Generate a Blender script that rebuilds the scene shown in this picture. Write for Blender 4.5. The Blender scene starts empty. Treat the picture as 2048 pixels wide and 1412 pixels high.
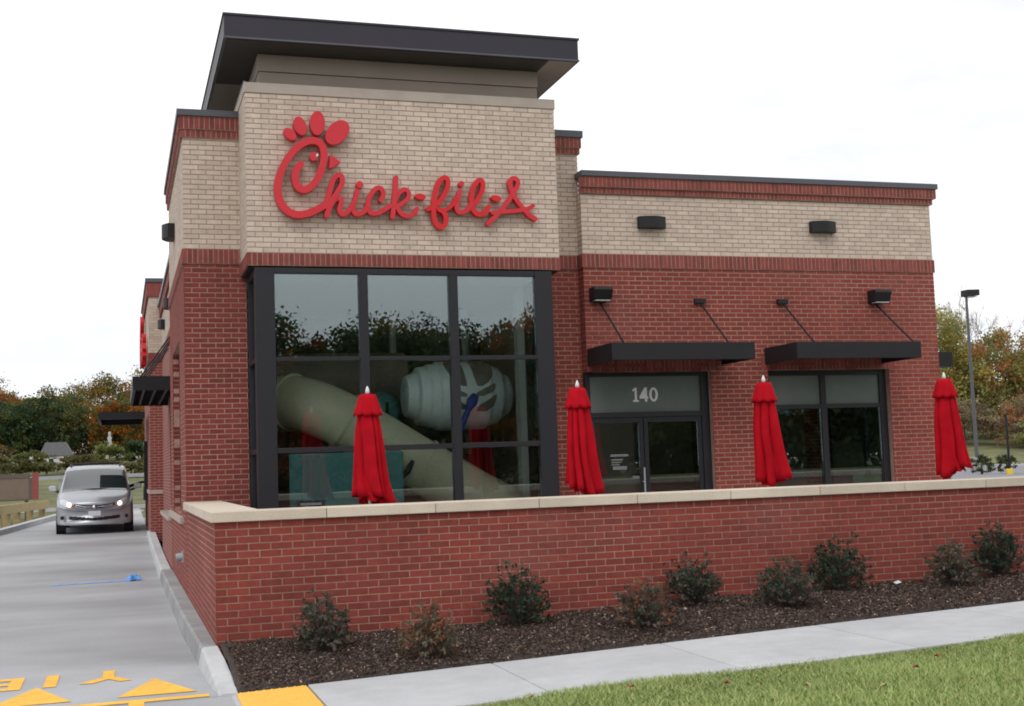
import bpy, math, random
import numpy as np
from mathutils import Vector, Matrix
random.seed(7); rng = np.random.default_rng(7)
R = math.radians
sc = bpy.context.scene
C = sc.collection

# ------------------------------------------------------------------ camera
cam_d = bpy.data.cameras.new('camera'); cam = bpy.data.objects.new('camera', cam_d); C.objects.link(cam)
_r = Vector((0.95378283, -0.29852793, -0.03434221)); _u = Vector((0.00620266, -0.09470206, 0.99548634)); _f = Vector((0.30043276, 0.94969079, 0.08847354))
cam.matrix_world = Matrix(((_r.x, _u.x, -_f.x, -0.8471), (_r.y, _u.y, -_f.y, -11.9788), (_r.z, _u.z, -_f.z, 1.5633), (0, 0, 0, 1)))
cam_d.sensor_width = 36; cam_d.sensor_fit = 'HORIZONTAL'; cam_d.lens = 44.0
cam_d.clip_start = 0.1; cam_d.clip_end = 2000
sc.camera = cam

# ------------------------------------------------------------------ world: overcast daylight
SUN_EL, SUN_AZ = R(48), R(215)
W = bpy.data.worlds.new('World'); sc.world = W; W.use_nodes = True
nt = W.node_tree; nt.nodes.clear()
def wn(t, **k):
    n = nt.nodes.new(t)
    for a, b in k.items(): setattr(n, a, b)
    return n
w_out = wn('ShaderNodeOutputWorld'); w_bg = wn('ShaderNodeBackground')
w_sky = wn('ShaderNodeTexSky', sky_type='NISHITA', sun_disc=False, sun_elevation=SUN_EL, sun_rotation=SUN_AZ)
w_tc = wn('ShaderNodeTexCoord'); w_map = wn('ShaderNodeMapping'); w_map.inputs['Scale'].default_value = (1.0, 1.0, 2.6)
w_no = wn('ShaderNodeTexNoise'); w_no.inputs['Scale'].default_value = 2.6; w_no.inputs['Detail'].default_value = 7; w_no.inputs['Roughness'].default_value = 0.55
w_cr = wn('ShaderNodeValToRGB')
w_cr.color_ramp.elements[0].position = 0.36; w_cr.color_ramp.elements[0].color = (9.0, 9.2, 9.6, 1)
w_cr.color_ramp.elements[1].position = 0.50; w_cr.color_ramp.elements[1].color = (11.6, 11.6, 11.6, 1)
w_mix = wn('ShaderNodeMix', data_type='RGBA'); w_mix.inputs[0].default_value = 0.93
nt.links.new(w_tc.outputs['Generated'], w_map.inputs[0]); nt.links.new(w_map.outputs[0], w_no.inputs['Vector'])
nt.links.new(w_no.outputs[0], w_cr.inputs[0]); nt.links.new(w_sky.outputs[0], w_mix.inputs[6]); nt.links.new(w_cr.outputs[0], w_mix.inputs[7])
nt.links.new(w_mix.outputs[2], w_bg.inputs[0]); w_bg.inputs[1].default_value = 0.1
nt.links.new(w_bg.outputs[0], w_out.inputs[0])
sl = bpy.data.lights.new('sun', 'SUN'); sl.energy = 0.7; sl.angle = R(25); sl.color = (1.0, 0.97, 0.93)
so = bpy.data.objects.new('sun', sl); C.objects.link(so)
so.rotation_euler = (R(90) - SUN_EL, 0, R(-28)); so.location = (0, -20, 30)

sc.view_settings.view_transform = 'Standard'; sc.view_settings.look = 'None'
sc.view_settings.exposure = 0.16; sc.view_settings.gamma = 1.0
try: sc.view_settings.use_curve_mapping = False
except Exception: pass
sc.cycles.max_bounces = 8; sc.cycles.transparent_max_bounces = 16
sc.cycles.use_denoising = True
sc.cycles.filter_width = 1.85

# ------------------------------------------------------------------ materials
def srgb(r, g, b):
    f = lambda c: (c / 255 / 12.92) if c / 255 <= 0.04045 else ((c / 255 + 0.055) / 1.055) ** 2.4
    return (f(r), f(g), f(b), 1)
MATS = {}
def mat(name, col, rough=0.7, var=0.15, vscale=6.0, bump=0.0, bscale=40.0, metal=0.0, spec=0.5, attr=None, stretch=None, tone=0.0, emit=None, coat=0.0, dirt=0.0, mottle=0.0, mscale=0.6, bloom=0.0, bcol=(0.5, 0.45, 0.43, 1), speck=0.0):
    """Principled material: colour varied by noise (var), per-piece tone attribute (tone), large mottling, fine bump."""
    m = bpy.data.materials.new(name); m.use_nodes = True; t = m.node_tree; N = t.nodes; Lk = t.links
    b = N['Principled BSDF']; b.inputs['Roughness'].default_value = rough; b.inputs['Metallic'].default_value = metal
    b.inputs['Specular IOR Level'].default_value = spec; b.inputs['Coat Weight'].default_value = coat
    tc = N.new('ShaderNodeTexCoord'); mp = N.new('ShaderNodeMapping')
    geo = N.new('ShaderNodeNewGeometry'); Lk.new(geo.outputs['Position'], mp.inputs[0])
    if stretch: mp.inputs['Scale'].default_value = stretch
    def noise(scale, detail=5):
        n = N.new('ShaderNodeTexNoise'); n.inputs['Scale'].default_value = scale; n.inputs['Detail'].default_value = detail
        Lk.new(mp.outputs[0], n.inputs['Vector']); return n.outputs[0]
    if attr:
        a = N.new('ShaderNodeAttribute'); a.attribute_name = attr; src = a.outputs['Color']
    else:
        rgb = N.new('ShaderNodeRGB'); rgb.outputs[0].default_value = col; src = rgb.outputs[0]
    def mul(src, fac):
        v = N.new('ShaderNodeVectorMath'); v.operation = 'SCALE'; Lk.new(src, v.inputs[0]); Lk.new(fac, v.inputs['Scale']); return v.outputs[0]
    def mrange(x, lo, hi, a0=0.3, a1=0.7):
        r = N.new('ShaderNodeMapRange'); r.inputs[1].default_value = a0; r.inputs[2].default_value = a1; r.inputs[3].default_value = lo; r.inputs[4].default_value = hi; Lk.new(x, r.inputs[0]); return r.outputs[0]
    if var: src = mul(src, mrange(noise(vscale), 1 - var, 1 + var))
    if mottle: src = mul(src, mrange(noise(mscale, 3), 1 - mottle, 1 + mottle))
    if tone:
        a = N.new('ShaderNodeAttribute'); a.attribute_name = 'tone'
        src = mul(src, mrange(a.outputs['Fac'], 1 - tone, 1 + tone, 0.0, 1.0))
    if speck: src = mul(src, mrange(noise(70.0, 2), 1 - speck, 1 + speck))
    if bloom:
        nb = N.new('ShaderNodeTexNoise'); nb.inputs['Scale'].default_value = 0.55; nb.inputs['Detail'].default_value = 6; nb.inputs['Roughness'].default_value = 0.65; Lk.new(geo.outputs['Position'], nb.inputs['Vector'])
        fb = mrange(nb.outputs[0], 0.0, bloom, 0.54, 0.74); mxb = N.new('ShaderNodeMix'); mxb.data_type = 'RGBA'; mxb.inputs[7].default_value = bcol
        Lk.new(fb, mxb.inputs[0]); Lk.new(src, mxb.inputs[6]); src = mxb.outputs[2]
    Lk.new(src, b.inputs['Base Color'])
    if bump:
        bp = N.new('ShaderNodeBump'); bp.inputs['Strength'].default_value = bump; bp.inputs['Distance'].default_value = 0.02
        Lk.new(noise(bscale), bp.inputs['Height']); Lk.new(bp.outputs[0], b.inputs['Normal'])
    if emit:
        b.inputs['Emission Color'].default_value = emit[0]; b.inputs['Emission Strength'].default_value = emit[1]
    MATS[name] = m; return m
def glass(name, tint, refl, rough=0.0):
    m = bpy.data.materials.new(name); m.use_nodes = True; t = m.node_tree; N = t.nodes; Lk = t.links; N.clear()
    o = N.new('ShaderNodeOutputMaterial'); mx = N.new('ShaderNodeMixShader'); tr = N.new('ShaderNodeBsdfTransparent'); gl = N.new('ShaderNodeBsdfGlossy')
    tr.inputs[0].default_value = tint; gl.inputs[0].default_value = (0.82, 0.93, 0.98, 1); gl.inputs['Roughness'].default_value = rough
    fr = N.new('ShaderNodeFresnel'); fr.inputs[0].default_value = 1.5
    mr = N.new('ShaderNodeMath'); mr.operation = 'MULTIPLY_ADD'; mr.inputs[1].default_value = 0.9; mr.inputs[2].default_value = refl; mr.use_clamp = True
    Lk.new(fr.outputs[0], mr.inputs[0]); Lk.new(mr.outputs[0], mx.inputs[0]); Lk.new(tr.outputs[0], mx.inputs[1]); Lk.new(gl.outputs[0], mx.inputs[2]); Lk.new(mx.outputs[0], o.inputs[0])
    MATS[name] = m; return m
def brick_tex(name, c1, c2, mort, scale=1.0):
    """Shader bricks only for walls seen edge-on or far off."""
    m = bpy.data.materials.new(name); m.use_nodes = True; t = m.node_tree; N = t.nodes; Lk = t.links; b = N['Principled BSDF']; b.inputs['Roughness'].default_value = 0.85
    g = N.new('ShaderNodeNewGeometry'); sx = N.new('ShaderNodeSeparateXYZ'); Lk.new(g.outputs['Position'], sx.inputs[0])
    ad = N.new('ShaderNodeMath'); ad.operation = 'ADD'; Lk.new(sx.outputs[0], ad.inputs[0]); Lk.new(sx.outputs[1], ad.inputs[1])
    cb = N.new('ShaderNodeCombineXYZ'); Lk.new(ad.outputs[0], cb.inputs[0]); Lk.new(sx.outputs[2], cb.inputs[1])
    bt = N.new('ShaderNodeTexBrick'); Lk.new(cb.outputs[0], bt.inputs['Vector']); bt.inputs['Scale'].default_value = 1.0
    bt.inputs['Color1'].default_value = c1; bt.inputs['Color2'].default_value = c2; bt.inputs['Mortar'].default_value = mort
    bt.inputs['Mortar Size'].default_value = 0.006; bt.inputs['Brick Width'].default_value = 0.203; bt.inputs['Row Height'].default_value = 0.0677
    Lk.new(bt.outputs[0], b.inputs['Base Color']); MATS[name] = m; return m

RED_B = (0.232, 0.041, 0.028, 1); RED_M = (0.42, 0.245, 0.195, 1); TAN_B = (0.565, 0.463, 0.385, 1); TAN_M = (0.37, 0.275, 0.225, 1)
mat('brick_red', RED_B, 0.82, 0.16, 11, 0.45, 120, tone=0.14, mottle=0.11, mscale=0.7, bloom=0.06, speck=0.10)
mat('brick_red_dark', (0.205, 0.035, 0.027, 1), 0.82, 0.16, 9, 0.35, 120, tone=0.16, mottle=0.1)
mat('brick_band', (0.22, 0.05, 0.04, 1), 0.82, 0.15, 9, 0.35, 120, tone=0.22)
mat('mortar_red', RED_M, 0.95, 0.18, 14, 0.5, 160, mottle=0.20, mscale=0.8)
mat('brick_tan', TAN_B, 0.85, 0.09, 9, 0.3, 120, tone=0.09, mottle=0.05, speck=0.05)
mat('mortar_tan', TAN_M, 0.95, 0.12, 14, 0.5, 160)
brick_tex('brick_far_red', (0.23, 0.05, 0.04, 1), (0.20, 0.042, 0.035, 1), RED_M)
brick_tex('brick_far_tan', TAN_B, (0.44, 0.35, 0.28, 1), TAN_M)
mat('stone_cap', (0.60, 0.515, 0.415, 1), 0.85, 0.08, 3, 0.25, 90, tone=0.08, mottle=0.08, bloom=0.3, bcol=(0.45, 0.38, 0.31, 1), speck=0.07)
mat('stone_grey', (0.42, 0.36, 0.31, 1), 0.85, 0.08, 3, 0.2, 90)
mat('dark_metal', (0.017, 0.017, 0.020, 1), 0.5, 0.08, 3, spec=0.25)
mat('fascia_metal', (0.034, 0.031, 0.043, 1), 0.5, 0.06, 1.5, spec=0.3)
mat('frame_metal', (0.020, 0.0195, 0.024, 1), 0.45, 0.06, 4, spec=0.3)
mat('coping_metal', (0.075, 0.078, 0.095, 1), 0.4, 0.06, 2, spec=0.5)
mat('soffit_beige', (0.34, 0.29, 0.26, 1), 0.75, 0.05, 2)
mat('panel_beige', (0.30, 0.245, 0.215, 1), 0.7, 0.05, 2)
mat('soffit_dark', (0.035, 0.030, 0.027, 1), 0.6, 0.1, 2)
glass('window_glass', (0.92, 0.95, 0.94, 1), 0.085)
mat('film_glass', (0.15, 0.175, 0.165, 1), 0.05, 0.06, 3, spec=0.9, coat=0.6)
mat('concrete_walk', (0.47, 0.475, 0.49, 1), 0.9, 0.06, 5, 0.25, 150, tone=0.06, mottle=0.10, mscale=0.9, bloom=0.3, bcol=(0.40, 0.40, 0.41, 1), speck=0.05)
mat('concrete_drive', (0.36, 0.365, 0.38, 1), 0.85, 0.065, 1.5, 0.2, 50, stretch=(0.55, 1.1, 1), mottle=0.22, mscale=0.42, bloom=0.35, bcol=(0.27, 0.265, 0.27, 1), speck=0.07)
mat('concrete_kerb', (0.50, 0.505, 0.52, 1), 0.9, 0.09, 6, 0.3, 120, mottle=0.1, bloom=0.3, bcol=(0.36, 0.355, 0.35, 1), speck=0.06)
mat('concrete_old', (0.31, 0.31, 0.315, 1), 0.9, 0.14, 5, 0.3, 90, mottle=0.18, bloom=0.4, bcol=(0.22, 0.215, 0.21, 1), speck=0.08)
mat('patio_concrete', (0.42, 0.41, 0.40, 1), 0.9, 0.08, 4)
mat('asphalt', (0.22, 0.22, 0.235, 1), 0.9, 0.08, 1.0, 0.2, 60)
mat('yellow_paint', (0.86, 0.47, 0.045, 1), 0.7, 0.10, 8, 0.15, 120, mottle=0.08, mscale=3, bloom=0.25, bcol=(0.55, 0.42, 0.22, 1), speck=0.12)
mat('yellow_pad', (0.86, 0.48, 0.075, 1), 0.7, 0.05, 8)
mat('mulch_soil', (0.055, 0.042, 0.036, 1), 1.0, 0.5, 45, 1.0, 60)
mat('attr_leaf', (1, 1, 1, 1), 0.6, 0.0, attr='Col', spec=0.3)
_t = MATS['attr_leaf'].node_tree; _b = _t.nodes['Principled BSDF']; _o = [q for q in _t.nodes if q.type == 'OUTPUT_MATERIAL'][0]
_tr = _t.nodes.new('ShaderNodeBsdfTranslucent'); _mx = _t.nodes.new('ShaderNodeMixShader'); _mx.inputs[0].default_value = 0.42
_a = [q for q in _t.nodes if q.type == 'ATTRIBUTE'][0]; _t.links.new(_a.outputs['Color'], _tr.inputs[0]); _t.links.new(_b.outputs[0], _mx.inputs[1]); _t.links.new(_tr.outputs[0], _mx.inputs[2]); _t.links.new(_mx.outputs[0], _o.inputs[0])
mat('attr_matte', (1, 1, 1, 1), 0.95, 0.0, attr='Col', spec=0.1)
mat('grass_ground', (0.14, 0.20, 0.055, 1), 1.0, 0.3, 4, mottle=0.25, mscale=0.4)
mat('field_grass', (0.115, 0.118, 0.045, 1), 1.0, 0.35, 0.9, mottle=0.25, mscale=0.12)
mat('bark', (0.075, 0.06, 0.05, 1), 0.95, 0.25, 8, 0.5, 30)
mat('twig_grey', (0.34, 0.31, 0.30, 1), 0.95, 0.15, 8)
mat('umbrella_red', (0.41, 0.006, 0.014, 1), 0.9, 0.10, 7, 0.25, 35, spec=0.08, mottle=0.08, mscale=2.5)
mat('white_plastic', (0.72, 0.73, 0.75, 1), 0.4, 0.03)
mat('pole_grey', (0.45, 0.46, 0.48, 1), 0.4, 0.05, metal=0.6)
mat('sign_red', (0.58, 0.020, 0.032, 1), 0.38, 0.04, 6, spec=0.4)
mat('sign_red_bright', (0.60, 0.008, 0.012, 1), 0.35, 0.04, 6, spec=0.4)
mat('sign_side', (0.10, 0.012, 0.014, 1), 0.5, 0.04)
mat('black_plastic', (0.014, 0.014, 0.016, 1), 0.5, 0.05, spec=0.3)
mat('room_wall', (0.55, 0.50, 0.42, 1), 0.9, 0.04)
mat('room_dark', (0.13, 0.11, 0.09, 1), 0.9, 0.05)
mat('room_ceiling', (0.80, 0.79, 0.76, 1), 0.9, 0.03)
mat('room_floor', (0.30, 0.25, 0.21, 1), 0.5, 0.08)
mat('slide_olive', (0.66, 0.65, 0.46, 1), 0.38, 0.05, 2, spec=0.5)
mat('pod_blue', (0.82, 0.93, 0.93, 1), 0.35, 0.03, spec=0.5)
mat('pod_shade', (0.20, 0.19, 0.16, 1), 0.6, 0.1, 6)
mat('teal_plastic', (0.10, 0.33, 0.33, 1), 0.4, 0.05)
mat('red_plastic', (0.14, 0.010, 0.010, 1), 0.5, 0.05)
mat('blue_plastic', (0.02, 0.06, 0.36, 1), 0.4, 0.05)
mat('navy_panel', (0.03, 0.04, 0.10, 1), 0.5, 0.05)
mat('pale_column', (0.55, 0.60, 0.55, 1), 0.6, 0.04)
mat('decal_grey', (0.17, 0.18, 0.185, 1), 0.6, 0.25, 60)
mat('decal_white', (0.70, 0.71, 0.72, 1), 0.6, 0.03)
mat('wood_rail', (0.42, 0.33, 0.17, 1), 0.9, 0.18, 5, 0.3, 40, stretch=(1, 1, 5))
mat('board_brown', (0.20, 0.15, 0.115, 1), 0.8, 0.06)
mat('board_red', (0.28, 0.07, 0.06, 1), 0.8, 0.06)
mat('tape_blue', (0.12, 0.34, 0.74, 1), 0.5, 0.15, 20)
mat('car_silver', (0.39, 0.40, 0.44, 1), 0.35, 0.02, metal=0.5, coat=0.5)
mat('car_glass', (0.025, 0.035, 0.038, 1), 0.04, 0.0, spec=1.0, coat=1.0)
mat('tyre', (0.02, 0.02, 0.02, 1), 0.85, 0.1)
mat('chrome', (0.75, 0.75, 0.77, 1), 0.15, 0.02, metal=1.0)
mat('lamp_lens', (0.65, 0.66, 0.66, 1), 0.15, 0.02, spec=0.8)
mat('lamp_lit', (1, 0.95, 0.9, 1), 0.3, 0.0, emit=((1.0, 0.93, 0.85, 1), 2.2))
mat('amber_lens', (0.70, 0.22, 0.12, 1), 0.3, 0.0)
mat('plate_white', (0.62, 0.64, 0.70, 1), 0.5, 0.03)
mat('skin', (0.42, 0.24, 0.17, 1), 0.6, 0.05)
mat('cloth_black', (0.015, 0.015, 0.018, 1), 0.9, 0.1)
mat('house_white', (0.55, 0.56, 0.60, 1), 0.8, 0.05)
mat('house_roof', (0.16, 0.16, 0.175, 1), 0.9, 0.1)
mat('stone_light', (0.46, 0.43, 0.41, 1), 0.9, 0.15, 3)
mat('safety_yellow', (0.80, 0.58, 0.02, 1), 0.5, 0.05)
mat('lamp_grey', (0.09, 0.09, 0.10, 1), 0.5, 0.05)
mat('galvanised', (0.38, 0.40, 0.42, 1), 0.5, 0.06, metal=0.4)

# ------------------------------------------------------------------ mesh helpers
def link(name, me, m, parent=None):
    o = bpy.data.objects.new(name, me); C.objects.link(o)
    if m and not me.materials: me.materials.append(MATS[m])
    if parent: o.parent = parent
    return o
def tag(o, label=None, cat=None, group=None, kind=None):
    if label: o['label'] = label
    if cat: o['category'] = cat
    if group: o['group'] = group
    if kind: o['kind'] = kind
    return o
def thing(name, label, cat, loc=(0, 0, 0), rz=0.0, group=None):
    o = bpy.data.objects.new(name, None); C.objects.link(o); o.location = loc; o.rotation_euler = (0, 0, rz); o.empty_display_size = 0.2
    return tag(o, label, cat, group)
class MB:
    def __init__(s): s.v = []; s.f = []; s.t = []
    def face(s, pts, tone=0.5):
        n = len(s.v); s.v += [tuple(p) for p in pts]; s.f.append(tuple(range(n, n + len(pts)))); s.t.append(tone)
    def mesh_add(s, vs, fs, tone=0.5):
        n = len(s.v); s.v += [tuple(p) for p in vs]; s.f += [tuple(i + n for i in f) for f in fs]; s.t += [tone] * len(fs); return s
    def box(s, x0, x1, y0, y1, z0, z1, tone=0.5):
        if x0 > x1: x0, x1 = x1, x0
        if y0 > y1: y0, y1 = y1, y0
        if z0 > z1: z0, z1 = z1, z0
        v = [(x0, y0, z0), (x1, y0, z0), (x1, y1, z0), (x0, y1, z0), (x0, y0, z1), (x1, y0, z1), (x1, y1, z1), (x0, y1, z1)]
        return s.mesh_add(v, [(3, 2, 1, 0), (4, 5, 6, 7), (0, 1, 5, 4), (1, 2, 6, 5), (2, 3, 7, 6), (3, 0, 4, 7)], tone)
    def tube(s, pts, rad, n=8, cap=True):
        pts = [Vector(p) for p in pts]; k = len(pts)
        if not hasattr(rad, '__len__'): rad = [rad] * k
        rings = []; up = None
        for i, p in enumerate(pts):
            d = (pts[min(i + 1, k - 1)] - pts[max(i - 1, 0)]).normalized()
            if up is None: up = d.orthogonal().normalized()
            a = (up - d * up.dot(d)); a = a.normalized() if a.length > 1e-6 else d.orthogonal().normalized(); up = a
            b = d.cross(a)
            rings.append([p + (a * math.cos(2 * math.pi * j / n) + b * math.sin(2 * math.pi * j / n)) * rad[i] for j in range(n)])
        vs = [q for r in rings for q in r]; fs = []
        for i in range(k - 1):
            for j in range(n):
                fs.append((i * n + j, i * n + (j + 1) % n, (i + 1) * n + (j + 1) % n, (i + 1) * n + j))
        if cap: fs.append(tuple(range(n - 1, -1, -1))); fs.append(tuple((k - 1) * n + j for j in range(n)))
        return s.mesh_add(vs, fs)
    def lathe(s, prof, n=16, c=(0, 0, 0)):
        vs = []; fs = []; k = len(prof)
        for r, z in prof:
            for j in range(n): vs.append((c[0] + r * math.cos(2 * math.pi * j / n), c[1] + r * math.sin(2 * math.pi * j / n), c[2] + z))
        for i in range(k - 1):
            for j in range(n): fs.append((i * n + j, i * n + (j + 1) % n, (i + 1) * n + (j + 1) % n, (i + 1) * n + j))
        fs.append(tuple(range(n - 1, -1, -1))); fs.append(tuple((k - 1) * n + j for j in range(n)))
        return s.mesh_add(vs, fs)
    def prism(s, poly, axis, a0, a1):
        """poly: 2D points; axis 'x','y','z' = extrusion axis from a0 to a1."""
        def P(p, a): return {'x': (a, p[0], p[1]), 'y': (p[0], a, p[1]), 'z': (p[0], p[1], a)}[axis]
        n = len(poly); vs = [P(p, a0) for p in poly] + [P(p, a1) for p in poly]
        fs = [tuple(range(n)), tuple(range(2 * n - 1, n - 1, -1))] + [(i, n + i, n + (i + 1) % n, (i + 1) % n) for i in range(n)]
        return s.mesh_add(vs, fs)
    def build(s, name, m, parent=None, smooth=False, bevel=0.0, fix=False):
        me = bpy.data.meshes.new(name); me.from_pydata(s.v, [], s.f)
        if any(t != 0.5 for t in s.t):
            a = me.attributes.new('tone', 'FLOAT', 'FACE'); a.data.foreach_set('value', s.t)
        else:
            a = me.attributes.new('tone', 'FLOAT', 'FACE'); a.data.foreach_set('value', [0.5] * len(s.f))
        if fix:
            import bmesh
            bm = bmesh.new(); bm.from_mesh(me); bmesh.ops.remove_doubles(bm, verts=bm.verts, dist=1e-5); bmesh.ops.recalc_face_normals(bm, faces=bm.faces); bm.to_mesh(me); bm.free()
        if smooth:
            me.polygons.foreach_set('use_smooth', [True] * len(me.polygons))
        o = link(name, me, m, parent)
        if bevel:
            md = o.modifiers.new('bevel', 'BEVEL'); md.width = bevel; md.segments = 2; md.limit_method = 'ANGLE'; md.angle_limit = R(40)
        return o
def box(name, m, x0, x1, y0, y1, z0, z1, parent=None, bevel=0.0):
    return MB().box(x0, x1, y0, y1, z0, z1).build(name, m, parent, bevel=bevel)

def cards(name, m, cen, size, cols, parent=None, aspect=1.0, normal_up=0.0, kind=None, rn=rng):
    """Many small leaf faces in one mesh (numpy), colour per leaf in attribute Col."""
    n = len(cen)
    a = rn.normal(size=(n, 3)); a[:, 2] *= (1 - 0.5 * normal_up); a /= np.linalg.norm(a, axis=1)[:, None]
    b = rn.normal(size=(n, 3)); b -= a * (a * b).sum(1)[:, None]; b /= np.linalg.norm(b, axis=1)[:, None]
    s = np.broadcast_to(np.asarray(size, float), (n,))[:, None]
    a = a * s * 0.5; b = b * s * 0.5 * aspect
    nn = np.cross(a, b); nn /= (np.linalg.norm(nn, axis=1)[:, None] + 1e-9); bend = nn * s * 0.12
    V = np.stack([cen - a, cen - b * 0.9 + bend, cen + a, cen + b * 0.9 + bend], 1).reshape(-1, 3)
    me = bpy.data.meshes.new(name); me.vertices.add(4 * n); me.vertices.foreach_set('co', V.ravel())
    me.loops.add(4 * n); me.loops.foreach_set('vertex_index', np.arange(4 * n)); me.polygons.add(n)
    me.polygons.foreach_set('loop_start', np.arange(n) * 4); me.polygons.foreach_set('loop_total', np.full(n, 4)); me.update(calc_edges=True)
    ca = me.attributes.new('Col', 'FLOAT_COLOR', 'POINT')
    cc = np.ones((4 * n, 4)); cc[:, :3] = np.repeat(np.asarray(cols)[:, :3], 4, axis=0); ca.data.foreach_set('color', cc.ravel())
    o = link(name, me, m, parent)
    if kind: o['kind'] = kind
    return o

# ------------------------------------------------------------------ terrain heights
def sstep(a, b, x): t = np.clip((x - a) / (b - a), 0, 1); return t * t * (3 - 2 * t)
def walk_z(x): return -0.155 + 0.031 * x
def drive_z(y): return -0.17 + 0.30 * sstep(8, 23, y) + np.maximum(0, y - 23) * 0.02
def lot_z(x): return 0.03 * np.minimum(x, 25) - 0.15
def ground_z(x, y):
    a = -0.36 + 0.03 * np.clip(x - 2, 0, 30)
    left = 1 - sstep(8, 16, x)
    st = 36 + 5 * sstep(10, 25, x)
    return a + left * 0.72 * sstep(12, 36, y) + np.clip(y - st, 0, 60) * (0.055 * left + 0.085 * (1 - left)) + np.clip(y - st - 60, 0, 200) * 0.01
def wallbase_z(x): return np.maximum(0.012 + 0.085 * sstep(2.2, 5.0, x) + 0.004 * x, walk_z(x) + 0.02 - 0.0 * x) if np.isscalar(x) else np.maximum(0.012 + 0.085 * sstep(2.2, 5.0, x) + 0.004 * x, walk_z(x) + 0.02)
def hgrid(name, m, xs, ys, fz, kind='structure', parent=None):
    X, Y = np.meshgrid(xs, ys); Z = fz(X, Y); nx, ny = len(xs), len(ys)
    V = np.stack([X, Y, Z], -1).reshape(-1, 3)
    F = [(j * nx + i, j * nx + i + 1, (j + 1) * nx + i + 1, (j + 1) * nx + i) for j in range(ny - 1) for i in range(nx - 1)]
    me = bpy.data.meshes.new(name); me.from_pydata(V.tolist(), [], F); me.polygons.foreach_set('use_smooth', [True] * len(F))
    a = me.attributes.new('tone', 'FLOAT', 'FACE'); a.data.foreach_set('value', rng.random(len(F)) * 0.0 + 0.5)
    o = link(name, me, m, parent)
    if kind: o['kind'] = kind
    return o
gx = np.concatenate([np.arange(-500, -60, 40), np.arange(-60, 80, 3.0), np.arange(80, 560, 40)])
gy = np.concatenate([np.arange(-300, -60, 30), np.arange(-60, 110, 3.0), np.arange(110, 640, 40)])
tag(hgrid('ground', 'field_grass', gx, gy, ground_z), 'wide grassy ground around the site, rising at the back')

# drive-through lane: two concrete pours with a joint between
drive = tag(bpy.data.objects.new('driveway', None), 'grey broom-finished concrete drive-through lane', kind='structure'); C.objects.link(drive)
def dz(X, Y): return drive_z(Y) + 0 * X
def lane(y0, y1):
    ys = np.linspace(y0, y1, 24); n = len(ys); V = []; F = []
    for y in ys:
        xl = -4.3 - 0.12 * max(0, 21 - y) if y < 21 else -4.3 + (y - 21) * 0.147
        xl = max(xl, -9.0); xr = -0.135 - 0.06 * float(sstep(-1.7, 3, y)) if y < 20.6 else -0.1
        if y < -1.72: xr = 0.0
        for t in np.linspace(0, 1, 7): V.append((xl + (xr - xl) * t, y, float(drive_z(y))))
    for j in range(n - 1):
        for i in range(6): F.append((j * 7 + i, j * 7 + i + 1, (j + 1) * 7 + i + 1, (j + 1) * 7 + i))
    me = bpy.data.meshes.new('slab'); me.from_pydata(V, [], F); a = me.attributes.new('tone', 'FLOAT', 'FACE'); a.data.foreach_set('value', [0.5] * len(F))
    link('slab', me, 'concrete_drive', drive)
lane(-13.0, -1.735); lane(-1.725, 9.99); lane(10.004, 23.0); lane(23.008, 37.0)
tag(hgrid('drive_bed', 'concrete_old', np.linspace(-9, 0, 5), np.linspace(-13, 37, 40), lambda X, Y: drive_z(Y) - 0.02 - 0.06 * (X < -4.2)), 'packed base under the lane joints')
# street behind the photographer
tag(hgrid('road', 'asphalt', np.arange(-120, 121, 20), np.array([-30., -27, -24, -21, -17]), lambda X, Y: ground_z(X, Y) + 0.06), 'asphalt street in front of the site')

# sidewalk slabs
walk = tag(bpy.data.objects.new('sidewalk', None), 'light concrete sidewalk between mulch bed and lawn', kind='structure'); C.objects.link(walk)
def slab(x0, x1, y0, y1, tone, m='concrete_walk', name='slab', dz0=0.0, parent=walk):
    mb = MB(); g = 0.004
    v = [(x, y, walk_z(x) + d) for d in (-0.12, dz0) for x, y in ((x0 + g, y0), (x1 - g, y0), (x1 - g, y1), (x0 + g, y1))]
    mb.mesh_add(v, [(3, 2, 1, 0), (4, 5, 6, 7), (0, 1, 5, 4), (1, 2, 6, 5), (2, 3, 7, 6), (3, 0, 4, 7)], tone)
    return mb.build(name, m, parent, bevel=0.008)
slab(-0.02, 0.585, -3.28, -1.73, 0.5, name='landing_slab', dz0=-0.012)
xs = 0.585
while xs < 20: slab(xs, xs + 1.54, -3.28, -1.725, random.random()); xs += 1.54
# tactile warning pad with truncated domes
pad = tag(bpy.data.objects.new('tactile_pad', None), 'yellow tactile warning pad at the sidewalk end', 'tactile pad'); C.objects.link(pad)
slab(0.02, 0.575, -3.20, -1.76, 0.5, 'yellow_pad', 'plate', 0.004, pad)
mb = MB()
for i in range(9):
    for j in range(24):
        x, y = 0.055 + i * 0.06, -3.17 + j * 0.06
        if y < -1.78: mb.lathe([(0.013, 0), (0.008, 0.006)], 6, (x, y, walk_z(x) + 0.004))
mb.build('dome', 'yellow_pad', pad)['kind'] = 'stuff'

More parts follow.
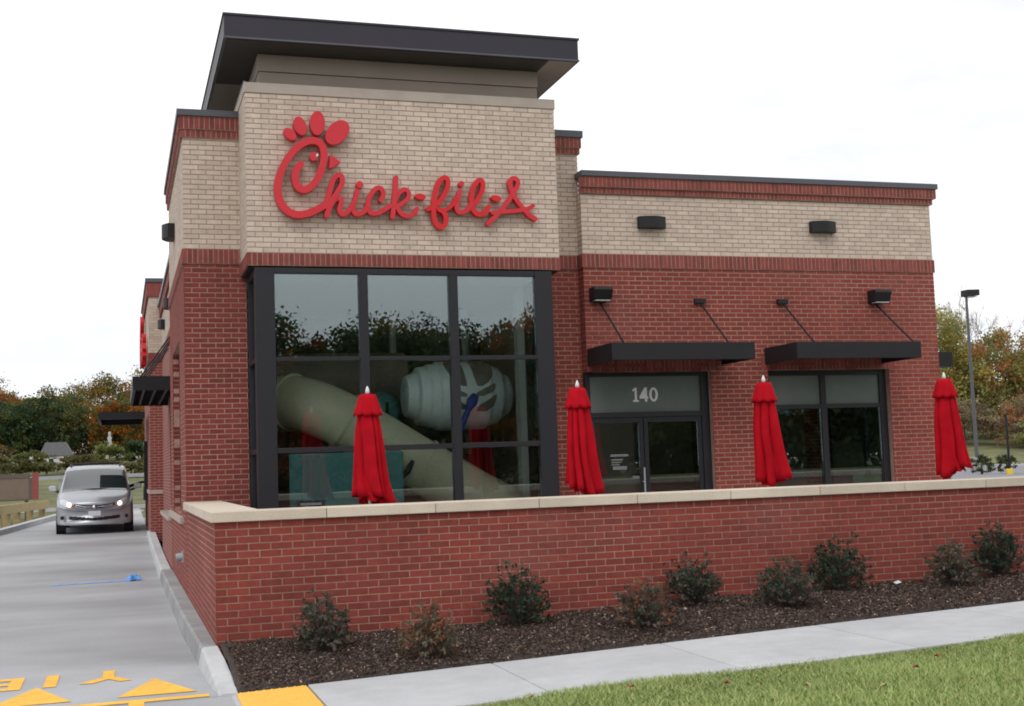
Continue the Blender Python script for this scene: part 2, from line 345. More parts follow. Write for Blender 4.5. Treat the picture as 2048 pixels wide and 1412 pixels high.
# lawn sheet + blades
def lawn_z(X, Y): return walk_z(np.clip(X, 0, 40)) - 0.03 + 0.012 * np.sin(X * 1.7 + Y) - 0.02 * np.clip(-5.0 - Y, 0, 6)
tag(hgrid('lawn', 'grass_ground', np.concatenate([np.linspace(0.75, 12, 50), np.linspace(13, 40, 10)]), np.linspace(-13, -3.27, 24), lawn_z), 'green lawn strip beside the sidewalk')
def blades(n, seed):
    r = np.random.default_rng(seed)
    x = 0.9 + 10.5 * r.random(n); y = -3.22 - 3.6 * r.random(n) ** 1.15
    edge = -3.24 + 0.04 * np.sin(x * 9) + 0.03 * np.sin(x * 23.0)
    y = np.minimum(y, edge - 0.0); 
    patch = 0.5 + 0.5 * np.sin(x * 2.1 + 1.3 * np.sin(y * 2.7)) * np.sin(y * 3.1 + x)
    h = (0.022 + 0.030 * r.random(n)) * (0.7 + 0.6 * patch); a = r.random(n) * 6.283; w = 0.004 + 0.004 * r.random(n)
    lean = r.normal(size=(n, 2)) * 0.03
    z = lawn_z(x, y)
    p0 = np.stack([x - np.cos(a) * w, y - np.sin(a) * w, z], 1); p1 = np.stack([x + np.cos(a) * w, y + np.sin(a) * w, z], 1)
    p2 = np.stack([x + lean[:, 0], y + lean[:, 1], z + h], 1)
    V = np.stack([p0, p1, p2], 1).reshape(-1, 3)
    me = bpy.data.meshes.new('grass'); me.vertices.add(3 * n); me.vertices.foreach_set('co', V.ravel()); me.loops.add(3 * n); me.loops.foreach_set('vertex_index', np.arange(3 * n))
    me.polygons.add(n); me.polygons.foreach_set('loop_start', np.arange(n) * 3); me.polygons.foreach_set('loop_total', np.full(n, 3)); me.update(calc_edges=True)
    t = r.random(n)[:, None]; pp = patch[:, None]
    col = np.array([0.18, 0.265, 0.075]) * (1 - t) + np.array([0.44, 0.50, 0.21]) * t
    col = col * (0.85 + 0.35 * pp); dead = r.random(n) < 0.08; col[dead] = np.array([0.42, 0.36, 0.17])
    cc = np.ones((3 * n, 4)); cc[:, :3] = np.repeat(col, 3, axis=0)
    ca = me.attributes.new('Col', 'FLOAT_COLOR', 'POINT'); ca.data.foreach_set('color', cc.ravel())
    tag(link('grass', me, 'attr_matte'), 'short green grass of the lawn strip', 'grass', kind='stuff')
blades(210000, 3)

# mulch bed and chips
def bed_z(X, Y):
    t = np.clip(-Y / 1.72, 0, 1)
    zz = wallbase_z(X) * (1 - t) + (walk_z(X) + 0.005) * t + 0.03 * np.sin(np.pi * t) 
    return zz + 0.012 * np.sin(X * 7.3 + 2 * Y) * np.sin(Y * 9 + X) + 0.010 * np.sin(X * 17 + 5 * Y) - 0.03 * (t > 0.97)
tag(hgrid('mulch_bed', 'mulch_soil', np.linspace(0.03, 13.5, 240), np.linspace(-1.72, 0.05, 40), bed_z), 'dark brown mulch bed along the brick wall')
def chips(n, seed):
    r = np.random.default_rng(seed)
    x = 0.08 + 11.5 * r.random(n); y = -1.69 + 1.68 * r.random(n); z = bed_z(x, y) + 0.006 + 0.012 * r.random(n)
    t = r.random(n)[:, None]
    col = np.array([0.030, 0.022, 0.019]) * (1 - t) + np.array([0.135, 0.105, 0.092]) * t ** 1.6
    pale = r.random(n) < 0.03; col[pale] = np.array([0.30, 0.25, 0.21])
    o = cards('mulch_chips', 'attr_matte', np.stack([x, y, z], 1), 0.015 + 0.027 * r.random(n), col * np.array([1.6, 1.45, 1.36]), aspect=0.42, normal_up=1.0, kind='stuff', rn=r)
    tag(o, 'loose dark wood chips covering the planting bed', 'mulch')
chips(85000, 5)

# kerb beside the wall: nose piece, flush strip, raised far piece
kerb = tag(bpy.data.objects.new('kerb', None), 'concrete kerb along the drive-through lane', kind='structure'); C.objects.link(kerb)
def kerb_piece(name, st, m, parent=kerb):
    """st: list of (y, x_out, x_in, z_top, z_bot)"""
    V = []; F = []; n = len(st)
    for y, xo, xi, zt, zb in st: V += [(xo - 0.015, y, zb), (xo + 0.02, y, zt - 0.02), (xo + 0.045, y, zt), (xi, y, zt), (xi, y, zb)]
    for i in range(n - 1):
        for j in range(4): F.append((i * 5 + j, (i + 1) * 5 + j, (i + 1) * 5 + j + 1, i * 5 + j + 1))
    F.append((0, 1, 2, 3, 4)); F.append(tuple((n - 1) * 5 + j for j in (4, 3, 2, 1, 0)))
    mb = MB(); mb.mesh_add(V, F); return mb.build(name, m, parent, fix=True)
kerb_piece('kerb_nose', [(-1.74, -0.125, 0.035, -0.15, -0.25), (-1.5, -0.13, 0.035, -0.125, -0.25), (-1.15, -0.14, 0.03, -0.08, -0.25), (-0.7, -0.15, 0.02, -0.035, -0.25), (-0.35, -0.155, 0.01, -0.012, -0.25), (-0.03, -0.16, 0.005, 0.0, -0.25)], 'concrete_kerb')
kerb_piece('kerb_strip', [(-0.022, -0.165, -0.003, 0.002, -0.3), (3, -0.195, -0.003, 0.002, -0.3), (9.98, -0.20, -0.003, 0.004, -0.3)], 'concrete_old')
kerb_piece('kerb_stone', [(9.99, -0.205, -0.02, 0.012, -0.3), (13, -0.205, -0.02, 0.06, -0.3), (17, -0.205, -0.01, 0.15, -0.2), (20.5, -0.20, 0.0, 0.235, -0.1)], 'concrete_kerb')
lk = [(y, -4.3 - 0.12 * max(0, 21 - y) - 0.18 if y < 21 else -4.3 + (y - 21) * 0.147 - 0.18) for y in np.linspace(8, 37, 14)]
V = []
mbk = MB(); stp = [(float(y), float(max(x, -9.2)) + 0.18, float(max(x, -9.2)), float(drive_z(y)) + 0.14, float(drive_z(y)) - 0.1) for y, x in lk]
kerb_piece('kerb_stone', stp, 'concrete_kerb')
kerb_piece('kerb_stone', [(37.0, -6, -6, 0.42, 0.2), (37.01, -6, 6, 0.42, 0.2)], 'concrete_kerb')
box('kerb_stone', 'concrete_kerb', -7, 6, 37.02, 37.2, 0.2, 0.55, kerb)

# yellow road markings (seen upside down from here: made for drivers coming out)
marks = tag(bpy.data.objects.new('road_marking', None), 'yellow YIELD lettering and triangle teeth painted on the lane', 'road marking'); C.objects.link(marks)
MZ = -0.165
def paint(name, polys):
    mb = MB()
    for p in polys: mb.face([(x, y, MZ) for x, y in p])
    return mb.build(name, 'yellow_paint', marks, fix=False)
def up(*p): return list(p)
paint('letter_y', [[(-0.99, 0.10), (-0.885, 0.10), (-0.895, -0.27), (-0.99, -0.27)][::-1], [(-0.895, -0.27), (-0.745, -0.54), (-0.845, -0.575), (-0.94, -0.40), (-0.99, -0.27)][::-1], [(-0.99, -0.271), (-0.94, -0.401), (-1.07, -0.575), (-1.185, -0.55)]])
paint('letter_i', [[(-1.46, 0.075), (-1.355, 0.075), (-1.36, -0.59), (-1.467, -0.59)][::-1]])
def rect(x0, x1, y0, y1): return [(x0, y0), (x1, y0), (x1, y1), (x0, y1)]
paint('letter_e', [rect(-1.75, -1.642, -0.595, 0.06), rect(-1.96, -1.751, -0.07, 0.06), rect(-1.93, -1.751, -0.33, -0.20), rect(-1.96, -1.751, -0.595, -0.465)])
paint('letter_l', [rect(-2.20, -2.095, -0.595, 0.06), rect(-2.40, -2.201, -0.07, 0.06)])
paint('letter_d', [rect(-2.65, -2.545, -0.595, 0.06), rect(-2.85, -2.651, -0.06, 0.06), rect(-2.85, -2.651, -0.595, -0.475), rect(-2.96, -2.851, -0.53, -0.01)])
for cx in (-0.563, -1.515, -2.467): paint('yield_tooth', [[(cx, -0.56), (cx - 0.306, -1.40), (cx + 0.306, -1.40)]])
paint('line', [rect(-4.0, -0.175, -1.70, -1.575)])
paint('stem', [rect(-0.785, -0.67, -2.4, -1.703)])

# blue ribbon on the joint
mb = MB(); pts = [(-1.93, 10.02), (-1.75, 10.03), (-1.5, 10.05), (-1.2, 10.06), (-0.95, 10.1), (-0.72, 10.13)]
for (a, b) in zip(pts[:-1], pts[1:]):
    w = 0.02 + 0.05 * random.random()
    mb.face([(a[0], a[1] - w, float(drive_z(10)) + 0.004), (b[0], b[1] - w, float(drive_z(10)) + 0.004), (b[0], b[1] + w, float(drive_z(10)) + 0.02), (a[0], a[1] + w, float(drive_z(10)) + 0.006)])
for k in range(22):
    a = random.random() * 6.28; r0 = 0.11 * random.random(); x, y = -0.62 + r0 * math.cos(a), 10.2 + 1.5 * r0 * math.sin(a); z = float(drive_z(10)) + 0.005
    mb.face([(x, y, z), (x + 0.10 * math.cos(a + 1), y + 0.16 * math.sin(a + 1), z + 0.02), (x + 0.02, y + 0.05, z + 0.05 + 0.06 * random.random()), (x - 0.06, y + 0.03, z + 0.02)])
tag(mb.build('tape_strip', 'tape_blue'), 'crumpled strip of blue tape lying across the lane joint', 'tape')

# patio slab
tag(box('patio', 'patio_concrete', 0.40, 13.0, 0.38, 5.2, -0.3, 0.05), 'concrete patio behind the low brick wall', kind='structure')

# parking lot on the right
tag(hgrid('parking_lot', 'asphalt', np.array([12.5, 16, 20, 25, 40, 60, 80]), np.linspace(-2, 41, 8), lambda X, Y: lot_z(X) + 0 * Y), 'grey parking lot beyond the building')
lotk = MB(); lotk.box(25, 80, 41.0, 41.2, 0.3, 0.72); tag(lotk.build('lot_kerb', 'concrete_kerb'), 'concrete kerb at the far edge of the lot', kind='structure')
# ------------------------------------------------------------------ brickwork
BL, BC, BJ = 0.2032, 0.0677, 0.0100
SINGLE = {}
def single_brick_mesh(m, w, h, tb):
    key = (m, round(w, 3), round(h, 3), tb)
    if key not in SINGLE:
        d = 0.012
        V = [(0, -d, 0), (w, -d, 0), (w, -d, h), (0, -d, h), (0, 0, 0), (w, 0, 0), (w, 0, h), (0, 0, h)]
        me = bpy.data.meshes.new('brick'); me.from_pydata(V, [], [(4, 7, 6, 5), (0, 4, 5, 1), (1, 5, 6, 2), (2, 6, 7, 3), (3, 7, 4, 0)])
        a = me.attributes.new('tone', 'FLOAT', 'FACE'); a.data.foreach_set('value', [tb] * 5); me.materials.append(MATS[m]); SINGLE[key] = me
    return SINGLE[key]
def free_spans(u0, u1, z0, z1, ops):
    sp = [(u0, u1)]
    for a, b, c, d in ops:
        if min(z1, d) - max(z0, c) > 0.5 * (z1 - z0):
            nsp = []
            for s, e in sp:
                if b <= s or a >= e: nsp.append((s, e)); continue
                if a > s: nsp.append((s, a))
                if b < e: nsp.append((b, e))
            sp = nsp
    return sp
def brick_face(parent, o, ua, n, u0, u1, z0, z1, bm, mm, ops=(), L=BL, course=BC, bond=True, singles=0, pick=None, thick=0.25, inset=0.012, name='wall', top_anchor=False, us=0.0, jit=0.001, rdepth=0.004, BJ=0.0140):
    o, ua, n = Vector(o), Vector(ua), Vector(n); Z = Vector((0, 0, 1))
    P = lambda u, d, z: o + ua * u + n * d + Z * z
    # mortar body, cut round the openings
    body = MB(); zs = sorted({z0, z1} | {z for q in ops for z in q[2:] if z0 < z < z1})
    for a, b in zip(zs[:-1], zs[1:]):
        for s, e in free_spans(u0 + inset, u1 - inset, a, b, [(p, q, c, d) for p, q, c, d in ops if c < (a + b) / 2 < d]):
            v = [P(u, d, z) for z in (a, b) for u, d in ((s, -rdepth), (e, -rdepth), (e, -thick), (s, -thick))]
            body.mesh_add(v, [(3, 2, 1, 0), (4, 5, 6, 7), (0, 1, 5, 4), (1, 2, 6, 5), (2, 3, 7, 6), (3, 0, 4, 7)])
    wall = body.build(name, mm, parent, fix=True)
    nc = int(round((z1 - z0) / course)) if course < 0.1 else 1
    course = course if course < 0.1 else (z1 - z0)
    rects = []
    for k in range(nc + 1):
        zb = (z1 - (k + 1) * course) if top_anchor else (z0 + k * course)
        zt = zb + course
        if zt > z1 + 1e-4: zt = z1
        if zb < z0 - 1e-4: zb = z0
        if zt - zb < 0.015: continue
        off = (L / 2 if (k % 2 and bond) else 0.0)
        for s, e in free_spans(u0 + us, u1, zb, zt, ops):
            i0 = math.floor((s - u0 - off) / L)
            while True:
                a, b = u0 + off + i0 * L, u0 + off + (i0 + 1) * L; i0 += 1
                if a >= e: break
                a2, b2 = max(a, s), min(b, e)
                if b2 - a2 < 0.02: continue
                h = BJ / 2; la = a2 + (h if a2 > s + 1e-6 else 0); lb = b2 - (h if b2 < e - 1e-6 else 0)
                rects.append((la, lb, zb + h, zt - h))
    one = []
    if singles:
        cand = [r for r in rects if pick is None or pick(r)]
        one = cand[:singles]; ids = {id(r) for r in one}; rects = [r for r in rects if id(r) not in ids]
    ang = math.atan2(ua.y, ua.x)
    for a, b, c, d in one:
        tb = random.randrange(9) / 8.0
        ob = bpy.data.objects.new('brick', single_brick_mesh(bm, b - a, d - c, tb)); C.objects.link(ob)
        # mesh local: x along wall, y from back(-d) to front(0)
        M = Matrix(((ua.x, n.x, 0, 0), (ua.y, n.y, 0, 0), (0, 0, 1, 0), (0, 0, 0, 1))); M.translation = P(a, random.uniform(-jit, jit), c)
        ob.parent = wall; ob.matrix_world = M
    mb = MB()
    for a, b, c, d in rects:
        t = random.random(); q = random.uniform(-jit, jit)
        v = [P(a, q, c), P(b, q, c), P(b, q, d), P(a, q, d), P(a, -0.012, c), P(b, -0.012, c), P(b, -0.012, d), P(a, -0.012, d)]
        mb.mesh_add(v, [(0, 1, 2, 3), (0, 4, 5, 1), (1, 5, 6, 2), (2, 6, 7, 3), (3, 7, 4, 0)], t)
    if rects:
        s = mb.build('bricks', bm, wall); s['kind'] = 'stuff'
    return wall
XP, XM, YP, YM = (1, 0, 0), (-1, 0, 0), (0, 1, 0), (0, -1, 0)
def soldier(parent, o, ua, n, u0, u1, z0, z1, proj, mmat='mortar_red', bmat='brick_band', L=BC, name='soldier_band', us=0.0, thick=None):
    o = Vector(o) + Vector(n) * proj
    return brick_face(parent, o, ua, n, u0, u1, z0, z1, bmat, mmat, L=L, course=1.0, bond=False, thick=thick or (proj + 0.06), name=name, inset=0.006, us=us, BJ=0.013)

# ------------------------------------------------------------------ low patio wall
WT = 1.117
lw = thing('low_wall', 'low red brick patio wall with pale stone cap in front of the restaurant', 'wall', (0, 0, 0))
brick_face(lw, (0, 0, 0), XP, YM, 0.0, 13.0, -0.2377, WT, 'brick_red', 'mortar_red', singles=300, pick=lambda r: r[0] < 5.0 and r[2] > -0.02, thick=0.40, top_anchor=True, name='front_face', BJ=0.0108)
brick_face(lw, (0, 0, 0), YP, XM, 0.0, 5.10, -0.2377, WT, 'brick_red', 'mortar_red', thick=0.40, top_anchor=True, us=0.014, inset=0.03, name='side_face', BJ=0.0155)
def cap(x0, x1, y0, y1): 
    mb = MB().box(x0 + 0.003, x1 - 0.003, y0, y1, WT + 0.002, WT + 0.098, random.random()); return mb.build('cap_stone', 'stone_cap', lw, bevel=0.006)
cap(-0.042, 1.034, -0.042, 0.445)
for k in range(12): cap(1.034 + k * 1.0634, 1.034 + (k + 1) * 1.0634, -0.042, 0.445)
for k in range(4): 
    y0 = 0.449 + k * 1.163; mb = MB().box(-0.042, 0.445, y0 + 0.002, y0 + 1.161, WT + 0.002, WT + 0.098, random.random()); mb.build('cap_stone', 'stone_cap', lw, bevel=0.006)
sp = MB(); sp.tube([(-0.0, 6.05, 0.45), (-0.10, 6.05, 0.44)], 0.055, 10); sp.box(-0.018, 0.0, 5.97, 6.13, 0.37, 0.53)
SPOUT = sp

# ------------------------------------------------------------------ restaurant
B = thing('restaurant_building', 'red and tan brick restaurant with flat dark roof over the glazed bay', 'building', (0, 5.11, 0))
B.location = (0, 0, 0)
D0, D1, DB = 5.11, 4.915, 4.147
ZB0, ZB1 = 4.384, 4.587
BX0, BX1 = 0.744, 4.989
RX0, RX1 = 5.63, 11.615
TX1 = 5.68
SPOUT.build('downspout_outlet', 'galvanised', B, smooth=False)
# tower front, left and right of the bay
brick_face(B, (0, D0, 0), XP, YM, 0.0, 0.83, 0.0, ZB0, 'brick_red_dark', 'mortar_red', name='front_wall')
brick_face(B, (0, D0, 0), XP, YM, 4.86, 5.632, 0.0, ZB0, 'brick_red', 'mortar_red', name='front_wall')
soldier(B, (0, D0, 0), XP, YM, -0.02, BX0 - 0.002, ZB0, ZB1, 0.02)
soldier(B, (0, D0, 0), XP, YM, BX1 + 0.002, 5.612, ZB0, ZB1, 0.02)
brick_face(B, (0, D0, 0), XP, YM, 0.0, BX0 + 0.1, ZB1, 6.117, 'brick_tan', 'mortar_tan', BJ=0.0125, name='front_wall')
brick_face(B, (0, D0, 0), XP, YM, BX1 - 0.1, TX1, ZB1, 6.117, 'brick_tan', 'mortar_tan', BJ=0.0125, name='front_wall')
def parapet(o, ua, n, u0, u1, zr0, zr1, zs1, zc1, us=0.0, ext0=0.0, ext1=0.0):
    soldier(B, o, ua, n, u0 - 0.03 * (ext0 > 0), u1 + 0.03 * (ext1 > 0), zr0, zr1, 0.03, name='rowlock_band', us=us)
    soldier(B, o, ua, n, u0 - 0.05 * (ext0 > 0), u1 + 0.05 * (ext1 > 0), zr1, zs1, 0.05, name='soldier_band', us=us)
    o, ua, n = Vector(o), Vector(ua), Vector(n)
    a = o + ua * (u0 - ext0) + n * 0.075; b = o + ua * (u1 + ext1) - n * 0.30
    box('coping', 'coping_metal', a.x, b.x, a.y, b.y, zs1, zc1, B, bevel=0.006)
parapet((0, D0, 0), XP, YM, 0.0, BX0 + 0.05, 6.105, 6.215, 6.395, 6.485, ext0=0.075)
parapet((0, D0, 0), XP, YM, BX1 - 0.05, TX1, 6.105, 6.195, 6.35, 6.455, ext1=0.075)
# tower side wall (left)
WIN1 = (6.60, 8.95, 1.0, 3.52)
brick_face(B, (0, 0, 0), YP, XM, D0, 10.0, -0.2, ZB0, 'brick_red', 'mortar_red', ops=[WIN1], us=0.014, inset=0.03, name='side_wall')
soldier(B, (0, 0, 0), YP, XM, D0 - 0.02, 10.0, ZB0, ZB1, 0.02, us=0.014)
brick_face(B, (0, 0, 0), YP, XM, D0, 10.0, ZB1, 6.105, 'brick_tan', 'mortar_tan', BJ=0.0125, us=0.014, inset=0.03, name='side_wall')
soldier(B, (0, 0, 0), YP, XM, D0, 10.0, 6.105, 6.215, 0.03, name='rowlock_band', us=0.014)
soldier(B, (0, 0, 0), YP, XM, D0, 10.0, 6.215, 6.395, 0.05, name='soldier_band', us=0.014)
box('coping', 'coping_metal', -0.075, 0.25, D0 + 0.302, 10.08, 6.395, 6.485, B)
box('back_wall', 'brick_far_tan', 0.012, TX1 - 0.02, 9.8, 9.99, 4.0, 6.39, B)
box('side_wall', 'brick_far_tan', TX1 - 0.25, TX1 - 0.001, D0 + 0.03, 9.79, 5.3, 6.10, B)
box('roof_deck', 'soffit_dark', 0.26, TX1 - 0.26, D0 + 0.26, 9.79, 6.0, 6.1, B)  # unseen flat roof over the tower, added to block light
# sills on the left face
box('stone_sill', 'stone_grey', -0.045, 0.02, 5.92, 9.96, 0.90, 0.995, B, bevel=0.005)
brick_face(B, (0, 8.95, 0), XP, YM, 0.004, 0.10, 1.0, 3.52, 'brick_red_dark', 'mortar_red', name='window_jamb', thick=0.05, inset=0.002, BJ=0.009, L=0.1016, bond=False)
w1 = MB(); w1.box(0.10, 0.16, 6.60, 8.95, 1.0, 1.06).box(0.10, 0.16, 6.60, 8.95, 3.46, 3.52)
for y in (6.60, 7.73, 8.89): w1.box(0.10, 0.16, y, y + 0.06, 1.061, 3.459)
wf = w1.build('side_window', 'frame_metal', B)
for y in (6.661, 7.791): box('pane', 'black_plastic', 0.125, 0.135, y, y + 1.068, 1.061, 3.459, wf)
# bay: tan upper box with sign, soldier band, stone coping
pickb = lambda r: r[2] < 6.2
brick_face(B, (0, DB, 0), XP, YM, BX0, BX1, 4.385, 6.484, 'brick_tan', 'mortar_tan', BJ=0.0125, singles=300, pick=pickb, name='bay_wall')
brick_face(B, (BX0, 0, 0), YP, XM, DB, D0, 4.385, 6.484, 'brick_tan', 'mortar_tan', BJ=0.0125, us=0.014, inset=0.03, name='bay_wall')
box('bay_wall', 'brick_far_tan', BX1 - 0.25, BX1 - 0.001, DB + 0.26, D0 + 0.6, 4.39, 6.48, B)
soldier(B, (0, DB, 0), XP, YM, BX0 - 0.012, BX1 + 0.012, 4.215, 4.385, 0.012)
soldier(B, (BX0, 0, 0), YP, XM, DB - 0.012, D0, 4.215, 4.385, 0.012, us=0.014)
box('bay_coping', 'stone_grey', BX0 - 0.012, BX1 + 0.012, DB - 0.014, DB + 0.30, 6.485, 6.62, B, bevel=0.004)
box('bay_coping', 'stone_grey', BX0 - 0.012, BX0 + 0.25, DB + 0.301, 6.2, 6.485, 6.62, B, bevel=0.004)
box('bay_coping', 'stone_grey', BX1 - 0.25, BX1 + 0.012, DB + 0.301, 6.2, 6.485, 6.62, B, bevel=0.004)
box('flashing', 'coping_metal', BX0 - 0.018, BX0 + 0.01, DB - 0.016, 6.2, 6.621, 6.632, B)
box('bay_soffit', 'dark_metal', BX0 + 0.012, BX1 - 0.012, DB + 0.065, D0 - 0.02, 4.19, 4.214, B)
# penthouse and roof
box('penthouse_panel', 'panel_beige', 0.945, 4.82, 4.345, 8.4, 6.10, 6.835, B, bevel=0.01)
box('penthouse_panel', 'panel_beige', 0.935, 4.83, 4.335, 8.41, 6.842, 7.073, B, bevel=0.01)
RF = MB().box(0.464, 5.268, 3.827, 8.7, 7.09, 7.398)
roof = RF.build('roof', 'fascia_metal', B, bevel=0.01)
box('drip_edge', 'coping_metal', 0.455, 5.277, 3.818, 8.709, 7.085, 7.107, roof)
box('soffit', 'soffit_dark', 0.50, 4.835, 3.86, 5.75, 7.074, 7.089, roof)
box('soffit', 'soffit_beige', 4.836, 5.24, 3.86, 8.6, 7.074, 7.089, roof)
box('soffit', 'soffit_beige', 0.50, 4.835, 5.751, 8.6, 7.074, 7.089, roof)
box('roof_edge', 'fascia_metal', 0.450, 5.282, 3.813, 8.714, 7.385, 7.412, roof)
# bay window frame
FX0, FX1, FY = 0.831, 4.850, 4.10
bw = bpy.data.objects.new('bay_window', None); C.objects.link(bw); bw.parent = B
for x0_, x1_ in ((FX0, 1.078), (4.605, FX1)): box('corner_panel', 'frame_metal', x0_, x1_, FY, FY + 0.13, 0.05, 4.185, bw, bevel=0.004)
def bar(x0, x1, y0, y1, z0, z1): return box('mullion', 'frame_metal', x0, x1, y0, y1, z0, z1, bw, bevel=0.004)
bar(1.079, 4.604, FY + 0.01, FY + 0.12, 4.115, 4.187)
bar(1.079, 4.604, FY + 0.01, FY + 0.12, 0.05, 0.20)
VX = [(2.170, 2.288), (3.390, 3.507)]
for a, b in VX: bar(a, b, FY - 0.005, FY + 0.12, 0.201, 4.114)
XS = [(1.079, 2.169), (2.289, 3.389), (3.508, 4.604)]
for a, b in XS:
    bar(a, b, FY + 0.008, FY + 0.115, 2.978, 3.032); bar(a, b, FY + 0.008, FY + 0.115, 1.800, 1.868)
    for z0, z1 in ((0.201, 1.799), (1.869, 2.977), (3.033, 4.114)): box('pane', 'window_glass', a + 0.001, b - 0.001, FY + 0.05, FY + 0.062, z0, z1, bw)
for xs_, s in ((FX0, 1), (FX1, -1)):
    x0, x1 = (xs_, xs_ + 0.10) if s > 0 else (xs_ - 0.10, xs_)
    bar(x0 + .002, x1, FY + 0.131, FY + 0.20, 0.05, 4.185); bar(x0 + .002, x1, D0 - 0.10, D0 - 0.002, 0.05, 4.185)
    for z0, z1 in ((0.05, 0.2), (1.80, 1.868), (2.978, 3.032), (4.115, 4.185)): bar(x0 + 0.004, x1, FY + 0.201, D0 - 0.101, z0, z1)
    for z0, z1 in ((0.201, 1.799), (1.869, 2.977), (3.033, 4.114)): box('pane', 'window_glass', x0 + 0.05, x0 + 0.06, FY + 0.201, D0 - 0.101, z0, z1, bw)
# right wing
DOOR = (RX0 - 0.01, 7.60, 0.0, 2.85); WIN2 = (8.555, 10.68, 0.0, 2.85)
brick_face(B, (0, D1, 0), XP, YM, RX0, RX1, 0.0, ZB0, 'brick_red', 'mortar_red', ops=[DOOR, WIN2], name='wing_wall', inset=0.004)
brick_face(B, (RX0, 0, 0), YP, XM, D1, D0, 2.85, ZB0, 'brick_red', 'mortar_red', us=0.014, inset=0.03, name='wing_wall', thick=0.12)
soldier(B, (0, D1, 0), XP, YM, RX0 - 0.02, RX1 + 0.025, ZB0, ZB1, 0.02)
soldier(B, (RX0, 0, 0), YP, XM, D1 - 0.02, D0, ZB0, ZB1, 0.02, us=0.014)
brick_face(B, (0, D1, 0), XP, YM, RX0, RX1, ZB1, 5.480, 'brick_tan', 'mortar_tan', BJ=0.0125, name='wing_wall', inset=0.004)
brick_face(B, (RX0, 0, 0), YP, XM, D1, D0, ZB1, 5.480, 'brick_tan', 'mortar_tan', BJ=0.0125, us=0.014, inset=0.03, name='wing_wall', thick=0.12)
soldier(B, (0, D1, 0), XP, YM, RX0 - 0.01, RX1 + 0.045, 5.480, 5.570, 0.04, name='rowlock_band')
soldier(B, (0, D1, 0), XP, YM, RX0 - 0.01, RX1 + 0.085, 5.570, 5.725, 0.075, name='soldier_band')
soldier(B, (RX1, 0, 0), YP, XP, D1, 12.0, 5.480, 5.570, 0.045, name='rowlock_band', us=0.014)
soldier(B, (RX1, 0, 0), YP, XP, D1, 12.0, 5.570, 5.725, 0.085, name='soldier_band', us=0.014)
box('coping', 'coping_metal', RX0 - 0.01, RX1 + 0.115, D1 - 0.10, D1 + 0.28, 5.725, 5.81, B, bevel=0.006)
box('coping', 'coping_metal', RX1 - 0.2, RX1 + 0.115, D1 + 0.281, 20, 5.725, 5.81, B)
box('roof_deck', 'soffit_dark', 0.30, RX1 - 0.26, 10.0, 25.8, 5.2, 5.3, B)  # unseen flat roofs over rear and wing, added to block light
box('roof_deck', 'soffit_dark', TX1, RX1 - 0.26, D1 + 0.26, 9.99, 5.2, 5.3, B)
# soldier lintels over the openings
soldier(B, (0, D1, 0), XP, YM, DOOR[0] + 0.012, DOOR[1] + 0.10, 2.85, 3.053, 0.004, name='lintel')
soldier(B, (0, D1, 0), XP, YM, WIN2[0] - 0.10, WIN2[1] + 0.10, 2.85, 3.053, 0.004, name='lintel')
# right outer wall with two windows (seen through from the front window)
rw = MB()
for y0, y1, z0, z1 in ((5.17, 5.6, 0, 5.48), (5.6, 8.2, 2.75, 5.48), (5.6, 8.2, 0, 0.5), (8.2, 8.7, 0, 5.48), (8.7, 11.3, 2.75, 5.48), (8.7, 11.3, 0, 0.5), (11.3, 26, 0, 5.48)):
    rw.box(RX1 - 0.25, RX1 - 0.001, y0, y1, z0, z1)
rwo = rw.build('side_wall', 'brick_far_red', B)
for y0 in (5.6, 8.7):
    f2 = MB(); f2.box(RX1 - 0.16, RX1 - 0.08, y0, y0 + 2.6, 0.5, 0.56).box(RX1 - 0.16, RX1 - 0.08, y0, y0 + 2.6, 2.69, 2.75)
    for y in (y0, y0 + 1.27, y0 + 2.54): f2.box(RX1 - 0.16, RX1 - 0.08, y, y + 0.06, 0.561, 2.689)
    f2o = f2.build('side_window', 'frame_metal', B)
    for y in (y0 + 0.061, y0 + 1.331): box('pane', 'window_glass', RX1 - 0.125, RX1 - 0.115, y, y + 1.208, 0.561, 2.689, f2o)
box('back_wall', 'brick_far_red', -0.1, RX1, 25.8, 26.0, 0, 5.4, B)
# doors and window of the wing
FR = D1 + 0.10
dr = MB(); dr.box(RX0 + 0.004, 5.70, FR, FR + 0.10, 0.05, 2.85).box(7.47, 7.598, FR, FR + 0.10, 0.05, 2.85).box(5.701, 7.469, FR, FR + 0.10, 2.79, 2.85).box(5.701, 7.469, FR, FR + 0.10, 2.19, 2.265)
door = dr.build('door_frame', 'frame_metal', B, bevel=0.004)
box('transom_pane', 'film_glass', 5.701, 7.469, FR + 0.04, FR + 0.052, 2.266, 2.789, door)
for x0, x1 in ((5.703, 6.517), (6.53, 7.467)):
    lf = MB(); lf.box(x0, x0 + 0.065, FR + 0.02, FR + 0.065, 0.06, 2.188).box(x1 - 0.065, x1, FR + 0.02, FR + 0.065, 0.06, 2.188).box(x0 + 0.066, x1 - 0.066, FR + 0.02, FR + 0.065, 2.11, 2.188).box(x0 + 0.066, x1 - 0.066, FR + 0.02, FR + 0.065, 0.06, 0.30)
    lo = lf.build('door', 'frame_metal', B, bevel=0.003)
    box('pane', 'window_glass', x0 + 0.066, x1 - 0.066, FR + 0.04, FR + 0.05, 0.301, 2.109, lo)
    if x0 < 6: MB().tube([(x1 - 0.03, FR - 0.03, 0.95), (x1 - 0.03, FR - 0.03, 1.45)], 0.013, 8).build('pull_handle', 'pole_grey', lo); MB().lathe([(0.02, 0), (0.02, 0.012)], 10, (x1 - 0.033, FR + 0.008, 1.24)).build('lock', 'chrome', lo)
